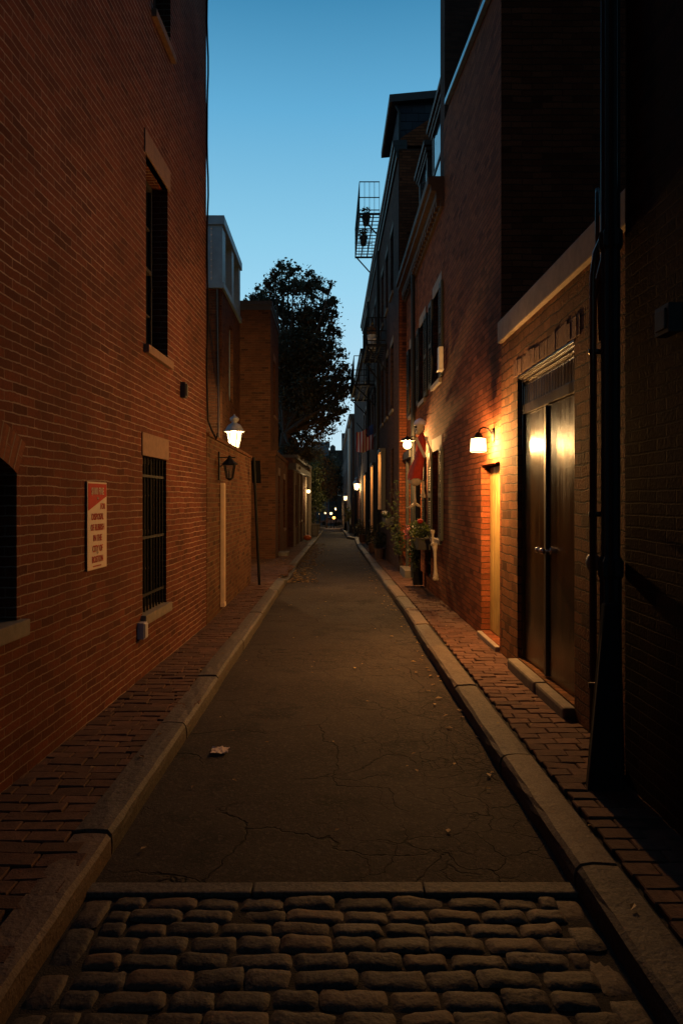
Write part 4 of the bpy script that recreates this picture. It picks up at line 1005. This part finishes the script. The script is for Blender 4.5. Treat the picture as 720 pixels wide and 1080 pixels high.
for q in ops:
    if q[2] < 0:
        mb = MB(); FD.box(mb, q[0]+.01, q[1]-.035, -.175, -.13, q[2], q[3]-.02); mb.build('door', 'door_dark', r4)
    else: w = window(FD, r4, *q); sill(FD, w, q[0]-.05, q[1]+.05, q[2], 'concrete')
for q in up: w = window(FD, r4, *q); sill(FD, w, q[0]-.05, q[1]+.05, q[2], 'concrete'); lintel(FD, w, q[0]-.05, q[1]+.05, q[3], q[3]+.16, 'concrete')
mb = MB()
for o_, za, zb in ((.05, 9.6, 9.75), (.1, 9.75, 9.88), (.14, 9.88, 10.02)): FD.box(mb, 29.97, 47, -.2, o_, za, zb)
mb.build('cornice', 'dark_paint', r4, bevel=.01)
mb = MB(); mb.box(1.62, 6, 16.25, 18.6, 9.9, 11.03); sl = mb.build('slate_dormer', 'slate', r4)
mb = MB(); mb.hexa([(1.40, 16.1, 10.98), (6.2, 16.1, 11.42), (6.2, 18.75, 11.42), (1.40, 18.75, 10.98), (1.40, 16.1, 11.16), (6.2, 16.1, 11.6), (6.2, 18.75, 11.6), (1.40, 18.75, 11.16)]); mb.build('dormer_roof', 'grey_dark', sl)
mb = MB(); mb.hexa([(1.66, 16.0, 9.9), (5, 16.0, 9.9), (5, 16.22, 9.9), (1.66, 16.22, 9.9), (1.66, 16.0, 10.08), (5, 16.0, 12.3), (5, 16.22, 12.3), (1.66, 16.22, 10.08)]); mb.build('gable', 'brick_right', r4)
mb = MB(); mb.tube([(1.56, 16.2, 10.95), (1.64, 16.2, 10.8), (1.64, 16.2, 10.05)], .03, 8); mb.build('downpipe', 'downpipe', r4)
mb = MB(); mb.hexa([FD.pt(34, 0, 10.02), FD.pt(34, -6, 10.02), FD.pt(47, -6, 10.02), FD.pt(47, 0, 10.02)][::-1]+[FD.pt(34, -1.6, 11.0), FD.pt(34, -6, 11.2), FD.pt(47, -6, 11.2), FD.pt(47, -1.6, 11.0)][::-1]); mb.build('roof', 'slate', r4)
for s_ in (36.0, 41.6):
    mb = MB(); mb.tube([FD.pt(s_, .07, 9.6), FD.pt(s_, .07, gz(s_-14))], .05, 8); mb.build('downpipe', 'downpipe', r4)

def iron_balcony(F, s0_, s1_, out, z, rail, label, panes=0):
    r = thing('iron_balcony', F.pt((s0_+s1_)/2, 0, z), label, 'balcony')
    mb = MB()
    k = 0; s = s0_
    while s < s1_: F.box(mb, s, s+.035, .0, out, z-.02, z); s += .3
    F.box(mb, s0_, s1_, out-.03, out+.01, z-.06, z+.005); F.box(mb, s0_-.02, s0_+.02, 0, out, z-.06, z+.004); F.box(mb, s1_-.02, s1_+.02, 0, out, z-.06, z+.004)
    for q in (.33, .66): F.box(mb, s0_, s1_, out*q-.02, out*q+.02, z-.06, z-.022)
    mb.build('platform', 'black', r)
    mb = MB()
    for zz in (z+rail, z+rail*.5, z+.1):
        mb.bar(F.pt(s0_, out, zz), F.pt(s1_, out, zz), .025); mb.bar(F.pt(s0_, .02, zz), F.pt(s0_, out, zz), .025); mb.bar(F.pt(s1_, .02, zz), F.pt(s1_, out, zz), .025)
    s = s0_
    while s <= s1_+.01: mb.bar(F.pt(s, out, z), F.pt(s, out, z+rail), .014); s += (s1_-s0_)/max(1, round((s1_-s0_)/.14))
    for q in np.linspace(.03, out, 5):
        mb.bar(F.pt(s0_, q, z), F.pt(s0_, q, z+rail), .014); mb.bar(F.pt(s1_, q, z), F.pt(s1_, q, z+rail), .014)
    mb.build('railing', 'black', r)
    for s in (s0_+.1, s1_-.1):
        mb = MB(); mb.bar(F.pt(s, .0, z-.75), F.pt(s, out*.95, z-.05), .04); mb.bar(F.pt(s, .02, z-.8), F.pt(s, .02, z), .03); mb.build('bracket', 'black', r)
    return r
iron_balcony(FD, 35.8, 39.7, .66, 10.75, 1.0, 'highest black iron balcony standing out against the sky on the right')
iron_balcony(FD, 33.3, 35.6, .56, 6.0, .75, 'black iron balcony with a pale potted plant halfway up the tall house')
iron_balcony(FD, 38.2, 42.0, .75, 5.7, 1.0, 'lowest and farthest black iron balcony, in front of the sky beside the tree')
def pot(c, label, plant, mat='terracotta', h=.3):
    t = thing('potted_plant', c, label, 'potted plant'); mb = MB(); mb.lathe(c, [(.1, 0), (.14, h*.9), (.155, h*.9), (.155, h), (.12, h)], 12); mb.build('pot', mat, t, smooth=False)
    mb = MB(); leaves(mb, Vector(c)+Vector((0, 0, h+.14)), .17, 90, .05, (1, 1, 1.2)); mb.build('foliage', plant, t); return t
pot(FD.pt(36.8, .4, 10.76), 'dark potted plant at the near end of the highest iron balcony', 'leaf_dark', 'black')
pot(FD.pt(38.6, .4, 10.76), 'dark potted plant at the far end of the highest iron balcony', 'leaf_dark', 'black')
pot(FD.pt(34.2, .36, 6.01), 'pale pot with a straggly plant on the middle iron balcony', 'leaf_orange', 'white', .45)
# flag on its pole
fl = thing('hanging_flag', FD.pt(39.3, 0, 4.4), 'red and white striped flag hanging from a pole on the tall house', 'flag')
mb = MB(); mb.tube([FD.pt(39.3, .0, 3.7), FD.pt(39.3, .62, 4.45)], .016, 6); mb.build('pole', 'black', fl)
mb = MB(); nx_, nz_ = 14, 12; W_, H_ = .62, .82
P0 = Vector((.97, 25.25, 4.22))
for j in range(nz_+1):
    for i in range(nx_+1):
        u, v = i/nx_, j/nz_
        mb.v.append(P0+Vector((u*W_, .07*math.sin(u*11+v*1.5)+.02*math.sin(v*8), -v*H_-.06*math.sin(u*5)+.22*(u-.5)*(1-v))))
for j in range(nz_):
    for i in range(nx_):
        q = j*(nx_+1)+i; uv = [((i+a_)/nx_, (j+b_)/nz_) for a_, b_ in ((0, 0), (0, 1), (1, 1), (1, 0))]
        mb.uv[len(mb.f)] = [(x_*1., y_) for x_, y_ in uv]; mb.f.append((q, q+nx_+1, q+nx_+2, q+1))
mb.build('cloth', 'flag', fl, smooth=True)
mb = MB()
def fp(u, v): return P0+Vector((u*W_, .07*math.sin(u*11+v*1.5)+.02*math.sin(v*8)-.012, -v*H_-.06*math.sin(u*5)+.22*(u-.5)*(1-v)))
for j in range(5):
    for i in range(5):
        u0, u1, v0, v1 = .62+i*.075, .62+(i+1)*.075, j*.08, (j+1)*.08; mb.poly([fp(u0, v0), fp(u0, v1), fp(u1, v1), fp(u1, v0)])
mb.build('canton', 'canton', fl)
# window flower box and sidewalk plants on the tall house
wf = thing('flower_box', FD.pt(31.6, 0, 1.1), 'window flower box with white and orange blooms on the tall house', 'flower box')
mb = MB(); FD.box(mb, 31.1, 32.1, .02, .22, .95, 1.13); mb.build('box', 'dark_paint', wf)
mb = MB(); leaves(mb, FD.pt(31.6, .14, 1.2), .12, 120, .03, (1, 4, .8)); mb.build('foliage', 'leaf_green', wf)
mb = MB(); leaves(mb, FD.pt(31.4, .2, 1.27), .06, 50, .025, (1, 3, .8)); mb.build('blossom', 'white', wf); mb = MB(); leaves(mb, FD.pt(31.9, .2, 1.26), .06, 40, .025, (1, 3, .8)); mb.build('blossom', 'leaf_orange', wf)
vn = thing('vine', (1.58, 15.6, 0), 'thin arching yellow green vine climbing the brick corner by the round lamp', 'vine')
mb = MB(); lf_ = MB()
for k in range(5):
    a_ = random.uniform(-.25, .1); pts = [Vector((1.6, 15.5+.05*k, gz(15.5)))]
    for j in range(1, 9): t = j/8; pts.append(Vector((1.6-.3*t*t*(.5+k*.2)+.03*math.sin(j+k), 15.5+.05*k-.1*t, 2.0*t*(1-.12*k*t))))
    mb.tube(pts, .006, 5)
    for p in pts[2:]: leaves(lf_, p, .08, 12, .03)
leaves(lf_, (1.55, 15.5, .7), .2, 160, .04, (.8, 1, 2.))
mb.build('stem', 'bark', vn); lf_.build('foliage', 'leaf_green', vn)
for (y_, x_, r_, lab) in ((19.6, 1.42, .16, 'dark leafy potted shrub on the right sidewalk below the white flower box'), (22.6, 1.42, .2, 'dark shrub in a pot beside the lit doorway jamb of the tall house'), (29.5, 1.4, .2, 'low potted shrub near the kerb corner in front of the tall house')):
    t = thing('potted_shrub', (x_, y_, gz(y_)), lab, 'shrub'); mb = MB(); mb.lathe((x_, y_, gz(y_)), [(.12, 0), (.17, .3), (.18, .32), (.14, .32)], 12); mb.build('pot', 'terracotta', t)
    mb = MB(); leaves(mb, (x_, y_, gz(y_)+.55), r_*1.3, 300, .045, (1, 1, 1.5)); mb.build('foliage', 'leaf_dark', t)

# ------------------------------------------------------------------ RIGHT: farther rows
def row_block(name, label, x, y0, y1, z1, mat, side, depth=6, wcol=2.2, floors=((.9, 2.5), (3.9, 5.5)), lit=()):
    F = Frame(x, y0, 0, 1, side); g_ = gz((y0+y1)/2); r = thing(name, F.pt(0, 0, g_), label, 'house'); ops = []
    L_ = y1-y0; n_ = max(1, int(L_/wcol))
    for k in range(n_):
        a_ = (k+.5)*L_/n_-.4
        for za, zb in floors:
            if zb+g_ < z1-.4: ops.append((a_, a_+.8, za+g_, zb+g_, .15))
    shell(F, 0, L_, g_-2, z1, depth, ops).build('wall', mat, r)
    for k, q in enumerate(ops): window(F, r, *q, pane='glow_pane' if k in lit else 'glass')
    mb = MB(); F.box(mb, -.02, L_, -depth, .14, z1-.18, z1); F.box(mb, -.02, L_, -depth, .2, z1, z1+.12); mb.build('cornice', 'dark_paint', r)
    return F, r
row_block('row_house', 'dark row house next beyond the tall house on the right', 1.66, 33.05, 47, 8.8, 'brick_dark', -1, lit=(2, 6))
FF, rF = row_block('row_house', 'brown row house far down the right side, with a pale drainpipe', 1.5, 47.05, 78, 7.4, 'far_wall', -1, floors=((.9, 2.5), (3.9, 5.4), (6.6, 7.9)), lit=(3, 9))
mb = MB(); mb.tube([FF.pt(3.0, .1, gz(50)), FF.pt(3.0, .1, 6.8)], .11, 8); mb.build('downpipe', 'white', rF)
row_block('row_house', 'last dark row house at the bottom end on the right', 2.0, 78.05, 125, 6.5, 'far_wall', -1)
row_block('row_house', 'plain brick row house on the left hidden behind the street bushes', -1.9, 38, 70, 3.6, 'brick_dark', 1)
row_block('row_house', 'distant brick row house on the left near the end of the alley', -2.4, 70.05, 125, 5.0, 'far_wall', 1, lit=(3,))
def far_block(name, label, x0, x1, y, d, z1, mat, wins):
    r = thing(name, ((x0+x1)/2, y, gz(y)), label, 'building'); mb = MB(); mb.box(x0, x1, y, y+d, gz(y)-3, z1); mb.build('wall', mat, r)
    mb = MB(); mb.box(x0-.2, x1+.2, y-.2, y+d+.2, z1, z1+.4); mb.build('cornice', mat, r)
    F = Frame(x0, y, 1, 0, 1)
    for s_, z_, m_ in wins:
        w = MB(); w.box(x0+s_-.65, x0+s_+.65, y-.12, y-.02, z_, z_+2.0); o = w.build('window', 'white', r); w = MB(); w.box(x0+s_-.5, x0+s_+.5, y-.16, y-.125, z_+.15, z_+1.85); w.build('pane', m_, o)
    return r
fbk = far_block('apartment_building', 'flat roofed brick block closing the far end of the alley', -.3, 9, 152, 12, 12.2, 'far_wall', ((.9, 9.3, 'glass'), (2.6, 5.5, 'glass'), (2.6, 2.5, 'glass'), (4.5, 5.5, 'glass')))
mb = MB(); mb.box(2.6, 3.7, 153, 155, 12.2, 16.5); mb.build('chimney', 'far_wall', fbk); mb = MB(); mb.lathe((.6, 153, 12.5), [(.6, 0), (.6, 1.0), (.1, 1.4)], 10); mb.build('water_tank', 'grey_dark', fbk)
far_block('apartment_building', 'pale grey block at the far end, seen past the tree on the left', -3.4, -.25, 140, 10, 13.0, 'far_blue', ((1.1, 8, 'glass'),))
far_block('apartment_building', 'broad brick block beyond the low building, behind the left street trees', -14, -3.5, 132, 10, 11.2, 'far_wall', ((8.6, 7.4, 'glass'),))
# ------------------------------------------------------------------ trees
def tree(name, label, base, clumps, mat, leafn, leafs, trunk_r, limbs=True, group=None, fork=None):
    b = Vector(base); t = thing(name, b, label, 'tree', group)
    mb = MB(); fork = fork or b+Vector((.1, 0, (min(c[2] for c in clumps)-b.z)*.75+.3))
    mb.tube([b-Vector((0, 0, .3)), b+(fork-b)*.5+Vector((.08, .03, 0)), fork], [trunk_r*1.3, trunk_r, trunk_r*.85], 9)
    for (x, y, z, r) in clumps:
        c = Vector((x, y, z)); m_ = fork+(c-fork)*.5+Vector((random.uniform(-.2, .2), random.uniform(-.2, .2), random.uniform(0, .3)))*min(1, r)
        mb.tube([fork, m_, c], [trunk_r*.45, trunk_r*.28, trunk_r*.1], 6)
        for k in range(4): e = c+Vector(rng.normal(size=3)).normalized()*r*.9; mb.tube([c, (c+e)/2+Vector((0, 0, .05)), e], [trunk_r*.1, trunk_r*.07, trunk_r*.03], 4)
    mb.build('trunk', 'bark', t)
    lf = MB()
    for (x, y, z, r) in clumps:
        leaves(lf, (x, y, z), r*1.5, int(leafn*r*r*.12)+5, leafs)
    for (x, y, z, r) in clumps:
        ns = max(4, int(20*min(1.5, r/.6)))
        for k in range(ns):
            d = Vector(rng.normal(size=3)).normalized()*(.25+.75*rng.random()); c = Vector((x, y, z))+d*r
            leaves(lf, c, r*random.uniform(.25, .62), int(leafn*r*r/ns*random.uniform(.5, 1.5))+6, leafs, (1, 1, .75))
    lf.build('crown', mat, t)
    return t
def P28(px, py, r, Y=28., dy=0.):
    v = at(px, py, Y+dy); return (v.x, Y+dy, v.z, r/FP*Y)
cl = [(268, 330, 12), (285, 325, 22), (300, 298, 17), (297, 284, 8), (320, 304, 17), (333, 300, 11), (346, 320, 9), (335, 333, 22), (310, 345, 28), (349, 347, 10), (318, 375, 28), (343, 380, 17), (357, 398, 11), (364, 388, 6), (335, 410, 26), (310, 418, 30), (352, 425, 12), (325, 445, 24), (343, 448, 13), (300, 452, 25), (318, 470, 14), (360, 418, 7), (288, 370, 26), (366, 408, 5), (300, 464, 20), (297, 440, 22), (306, 478, 14), (322, 480, 12), (262, 322, 8), (318, 352, 28), (330, 388, 30), (312, 400, 30), (326, 428, 28), (305, 372, 24), (358, 412, 10), (350, 408, 14), (340, 362, 14), (275, 310, 9), (270, 318, 10), (283, 300, 7), (290, 291, 6), (305, 281, 5), (326, 290, 6), (352, 318, 6), (356, 352, 6), (367, 398, 5), (369, 412, 4), (364, 432, 5), (356, 440, 7), (360, 374, 6), (350, 300, 4), (352, 330, 5), (310, 286, 7), (342, 306, 6)]
clumps = [P28(a_, b_, c_, 28., random.uniform(-1.2, 2.2)) for a_, b_, c_ in cl]
tree('broadleaf_tree', 'tall dark broadleaf tree rising behind the brown brick house against the evening sky', (-2.6, 28.8, gz(28)), clumps, 'leaf_dark', 1700, .07, .2, fork=Vector((-1.9, 28.6, 4.4)))
def bushy(name, label, x, y, z0, z1, r, mat, n, size, tr=.06):
    h = z1-z0; k = max(4, int(h/r*3)); cs = [(x+random.uniform(-.5, .5)*r, y+random.uniform(-1, 1)*r, z0+h*(i+.6)/k, r*random.uniform(.5, .75)) for i in range(k)]
    return tree(name, label, (x, y, gz(y)), cs, mat, n, size, tr, fork=Vector((x, y, gz(y)+max(.3, (z0-gz(y))*.8))))
for a_ in (('street_tree', 'nearer dark street tree on the left past the low building', -1.25, 39.5, .8, 3.8, .95, 'leaf_green', 900, .06),
           ('street_tree', 'slender orange brown tree on the left in front of the far brick block', -1.7, 50, 1.6, 5.4, 1.4, 'leaf_orange', 700, .08),
           ('street_tree', 'far dark tree overhanging the left kerb with red and yellow leaves', -1.0, 62, 1.7, 5.8, 1.5, 'leaf_dark', 600, .09),
           ('street_tree', 'far dark tree in the middle of the view above the distant lights', .9, 100, 2.6, 7.2, 2.3, 'leaf_dark', 330, .13),
           ('street_tree', 'far red leaved tree spreading above the small lights at the end', -.4, 82, 2.2, 5.8, 1.5, 'leaf_orange', 450, .1)):
    bushy(*a_)
bushy('garden_bush', 'bushy green plant by the left kerb below the street trees', -1.0, 42, gz(42)+.2, .6, .55, 'leaf_green', 420, .05)
bushy('round_bush', 'round dark bush at the foot of the nearest right gas lamp', 1.42, 36.9, gz(37)+.15, .45, .42, 'leaf_dark', 800, .04)
bushy('yellow_shrub', 'small yellow green shrub lit up beside the farther gas lamp on the right', 1.35, 48.5, .1, 1.0, .35, 'leaf_yellow', 700, .05)
# ------------------------------------------------------------------ far end lights and parked car
FE = Frame(-2.0, 70, 0, 1, 1)
def far_lamp(x, y, z, label, r, mat, power, col):
    t = thing('lantern', (x, y, gz(y)), label, 'lamp'); mb = MB(); mb.tube([(x, y, gz(y)-.2), (x, y, z-r)], .04, 6); mb.lathe((x, y, z+r*.8), [(r*.9, 0), (r*.6, r*.5), (.02, r*.9)], 8); mb.build('post', 'black', t)
    mb = MB(); mb.ball((x, y, z), r, 10, 8); mb.build('globe', mat, t, smooth=True); lamp_light('lantern_light', (x, y, z), power, col, t, r*.5)
v = at(343, 541, 90); far_lamp(v.x, 90, v.z, 'tiny white lamp at the far end, leftmost of the distant lights', .13, 'glow_gas', 130, (1., .8, .5))
v = at(349, 541.5, 85); far_lamp(v.x, 85, v.z, 'white lamp at the far end right above the orange one', .17, 'glow_gas', 260, (1., .75, .45))
v = at(352, 546, 80); far_lamp(v.x, 80, v.z, 'glowing orange lamp low at the far end of the alley', .17, 'glow_orange', 240, (1., .35, .08))
v = at(337, 542, 75); far_lamp(v.x, 75, v.z, 'small pale lamp at the far left end beyond the bushes', .08, 'glow_gas', 25, (1., .8, .5))
car = thing('parked_car', (.2, 118, gz(118)), 'dark parked car across the far end of the alley', 'car')
mb = MB(); z = gz(118)
prof = [(-2.1, .35), (-2.1, .75), (-1.9, .85), (-1.1, .92), (-.6, 1.4), (.7, 1.42), (1.3, .95), (2.05, .82), (2.1, .35)]
i0 = len(mb.v)
for yy, s_ in ((-.82, .92), (-.6, 1.), (.6, 1.), (.82, .92)):
    for x_, z_ in prof: mb.v.append(Vector((.2+x_, 118+yy, z+.35+(z_-.35)*s_)))
m_ = len(prof)
for r_ in range(3):
    for j in range(m_): mb.f.append((i0+r_*m_+j, i0+r_*m_+(j+1) % m_, i0+(r_+1)*m_+(j+1) % m_, i0+(r_+1)*m_+j))
mb.f.append(tuple(i0+j for j in range(m_))); mb.f.append(tuple(i0+3*m_+j for j in reversed(range(m_))))
mb.build('body', plain_mat('violet car paint', (.06, .055, .11), .3, .2), car, smooth=False)
for x_ in (-1.3, 1.3):
    mb = MB(); mb.lathe((.2+x_, 117.1, z+.32), [(.1, -.08), (.32, -.08), (.32, .1), (.1, .1)], 14, axis=Matrix(((1, 0, 0), (0, 0, 1), (0, -1, 0)))); mb.build('wheel', 'black', car)
mb = MB(); mb.box(-.35, 1.0, 117.14, 117.17, z+.98, z+1.3); mb.build('window', 'glass', car)

# ------------------------------------------------------------------ litter
mb = MB()
def ground_leaf(x, y, s, z):
    a_ = random.random()*6.28; i = len(mb.v); c = Vector((x, y, z+.004)); d = Vector((math.cos(a_), math.sin(a_), random.uniform(-.2, .2))); e = Vector((-math.sin(a_), math.cos(a_), random.uniform(-.2, .2)))
    mb.v += [c-d*s, c-d*s*.2+e*s*.55+Vector((0, 0, s*.25)), c+d*s, c-d*s*.2-e*s*.55+Vector((0, 0, s*.2))]; mb.f += [(i, i+1, i+2, i+3)]
for k in range(760):
    y = 14.5+rng.random()**1.3*16; x = li(y)+abs(rng.normal())*.28+.02; ground_leaf(x, y, random.uniform(.025, .05), gz(y)-.112)
for k in range(160):
    y = random.uniform(14, 19.5); x = random.uniform(-2.3, li(y)-.0); ground_leaf(x, y, random.uniform(.02, .04), gz(y)+.004-dropL(y)*.3)
for k in range(170):
    y = 4+rng.random()*26; x = ri(y)-abs(rng.normal())*.12-.02; ground_leaf(x, y, random.uniform(.015, .035), gz(y)-.112)
for k in range(45):
    y = random.uniform(3.1, 14); x = random.uniform(li(y)+.1, ri(y)-.1); ground_leaf(x, y, random.uniform(.012, .028), gz(y)-.11)
for k in range(50):
    y = random.uniform(2.0, 12); side = random.random() < .5; x = random.uniform(left_wall_x(y)+.02, li(y)-.02) if side else random.uniform(ri(y)+.02, right_wall_x(y)-.02); ground_leaf(x, y, random.uniform(.012, .026), gz(y)+.006)
stuff(tag(mb.build('fallen_leaves', 'litter_leaf'), 'yellow brown fallen leaves scattered along the kerbs and asphalt', 'leaves'))
mb = MB(); c = at(232, 794, 720*1.72/(794-527)); n = 9
for j in range(n+1):
    for i in range(n+1):
        u, v = i/n-.5, j/n-.5; rr = 1-.35*abs(mnoise.noise(Vector((u*5, v*5, 9.)))); mb.v.append(Vector((c.x+u*.125*rr, c.y+v*.13*rr, -.110+.010+.012*mnoise.noise(Vector((u*9, v*9, 4.))))))
for j in range(n):
    for i in range(n): q = j*(n+1)+i; mb.f.append((q, q+1, q+n+2, q+n+1))
tag(mb.build('paper_scrap', 'paper'), 'crumpled scrap of pale paper lying on the asphalt left of centre', 'litter')

# ------------------------------------------------------------------ sky, camera, render settings
W = bpy.data.worlds.new('World'); SC.world = W; W.use_nodes = True
nt = W.node_tree; nt.nodes.clear(); out = nt.nodes.new('ShaderNodeOutputWorld'); bg = nt.nodes.new('ShaderNodeBackground')
sky = nt.nodes.new('ShaderNodeTexSky'); sky.sky_type = 'NISHITA'; sky.sun_disc = False
sky.sun_elevation = math.radians(SUN_EL); sky.sun_rotation = math.radians(SUN_ROT); sky.altitude = 20; sky.ozone_density = 3.0; sky.air_density = 1.0; sky.dust_density = .6
tc = nt.nodes.new('ShaderNodeTexCoord'); sx = nt.nodes.new('ShaderNodeSeparateXYZ'); nt.links.new(tc.outputs['Generated'], sx.inputs[0])
cr = nt.nodes.new('ShaderNodeValToRGB'); nt.links.new(sx.outputs[2], cr.inputs[0]); cr.color_ramp.interpolation = 'LINEAR'
stops = ((-.02, (.2, .3, .34)), (.03, (.6, .80, .90)), (.12, (.53, .76, .88)), (.289, (.328, .659, .855)), (.353, (.262, .597, .807)), (.495, (.122, .41, .66)), (.59, (.053, .254, .456)), (.72, (.03, .13, .24)), (1., (.02, .065, .12)))
el = cr.color_ramp.elements
el[0].position = 0.; el[0].color = rgba(stops[1][1]); el[1].position = 1.; el[1].color = rgba(stops[-1][1])
for z_, c_ in stops[2:-1]: e = el.new(z_); e.color = rgba(c_)
east = maprange(nt, sx.outputs[1], -.6, .75, .5, 1.)          # the afterglow is ahead; the sky behind is already darker
glow = mixc(nt, 1., cr.outputs[0], (1, 1, 1), 'MULTIPLY'); gm = nt.nodes.new('ShaderNodeVectorMath'); gm.operation = 'SCALE'; nt.links.new(glow, gm.inputs[0]); nt.links.new(east, gm.inputs['Scale'])
ns = nt.nodes.new('ShaderNodeVectorMath'); ns.operation = 'SCALE'; nt.links.new(sky.outputs[0], ns.inputs[0]); ns.inputs['Scale'].default_value = .05
ad = nt.nodes.new('ShaderNodeVectorMath'); ad.operation = 'ADD'; nt.links.new(gm.outputs[0], ad.inputs[0]); nt.links.new(ns.outputs[0], ad.inputs[1])
nt.links.new(ad.outputs[0], bg.inputs[0])
bg.inputs[1].default_value = SKY_STR; nt.links.new(bg.outputs[0], out.inputs[0])

cd = bpy.data.cameras.new('camera'); cam = bpy.data.objects.new('camera', cd); COL.objects.link(cam); SC.camera = cam
cam.location = (0, 0, CAMH); cam.rotation_euler = (PI/2, 0, 0); cd.sensor_fit = 'AUTO'; cd.sensor_width = 36; cd.lens = 24; cd.shift_x = 12/1080; cd.shift_y = -13/1080; cd.clip_start = .05; cd.clip_end = 2000
SC.view_settings.view_transform = 'Standard'; SC.view_settings.look = 'None'; SC.view_settings.gamma = 1; SC.view_settings.use_curve_mapping = False; SC.view_settings.exposure = EXPO
SC.render.engine = 'CYCLES'; cy = SC.cycles; cy.use_denoising = True; cy.max_bounces = 8; cy.transparent_max_bounces = 12; cy.sample_clamp_indirect = 4.; cy.caustics_reflective = False; cy.caustics_refractive = False; cy.use_adaptive_sampling = True; cy.adaptive_threshold = .01
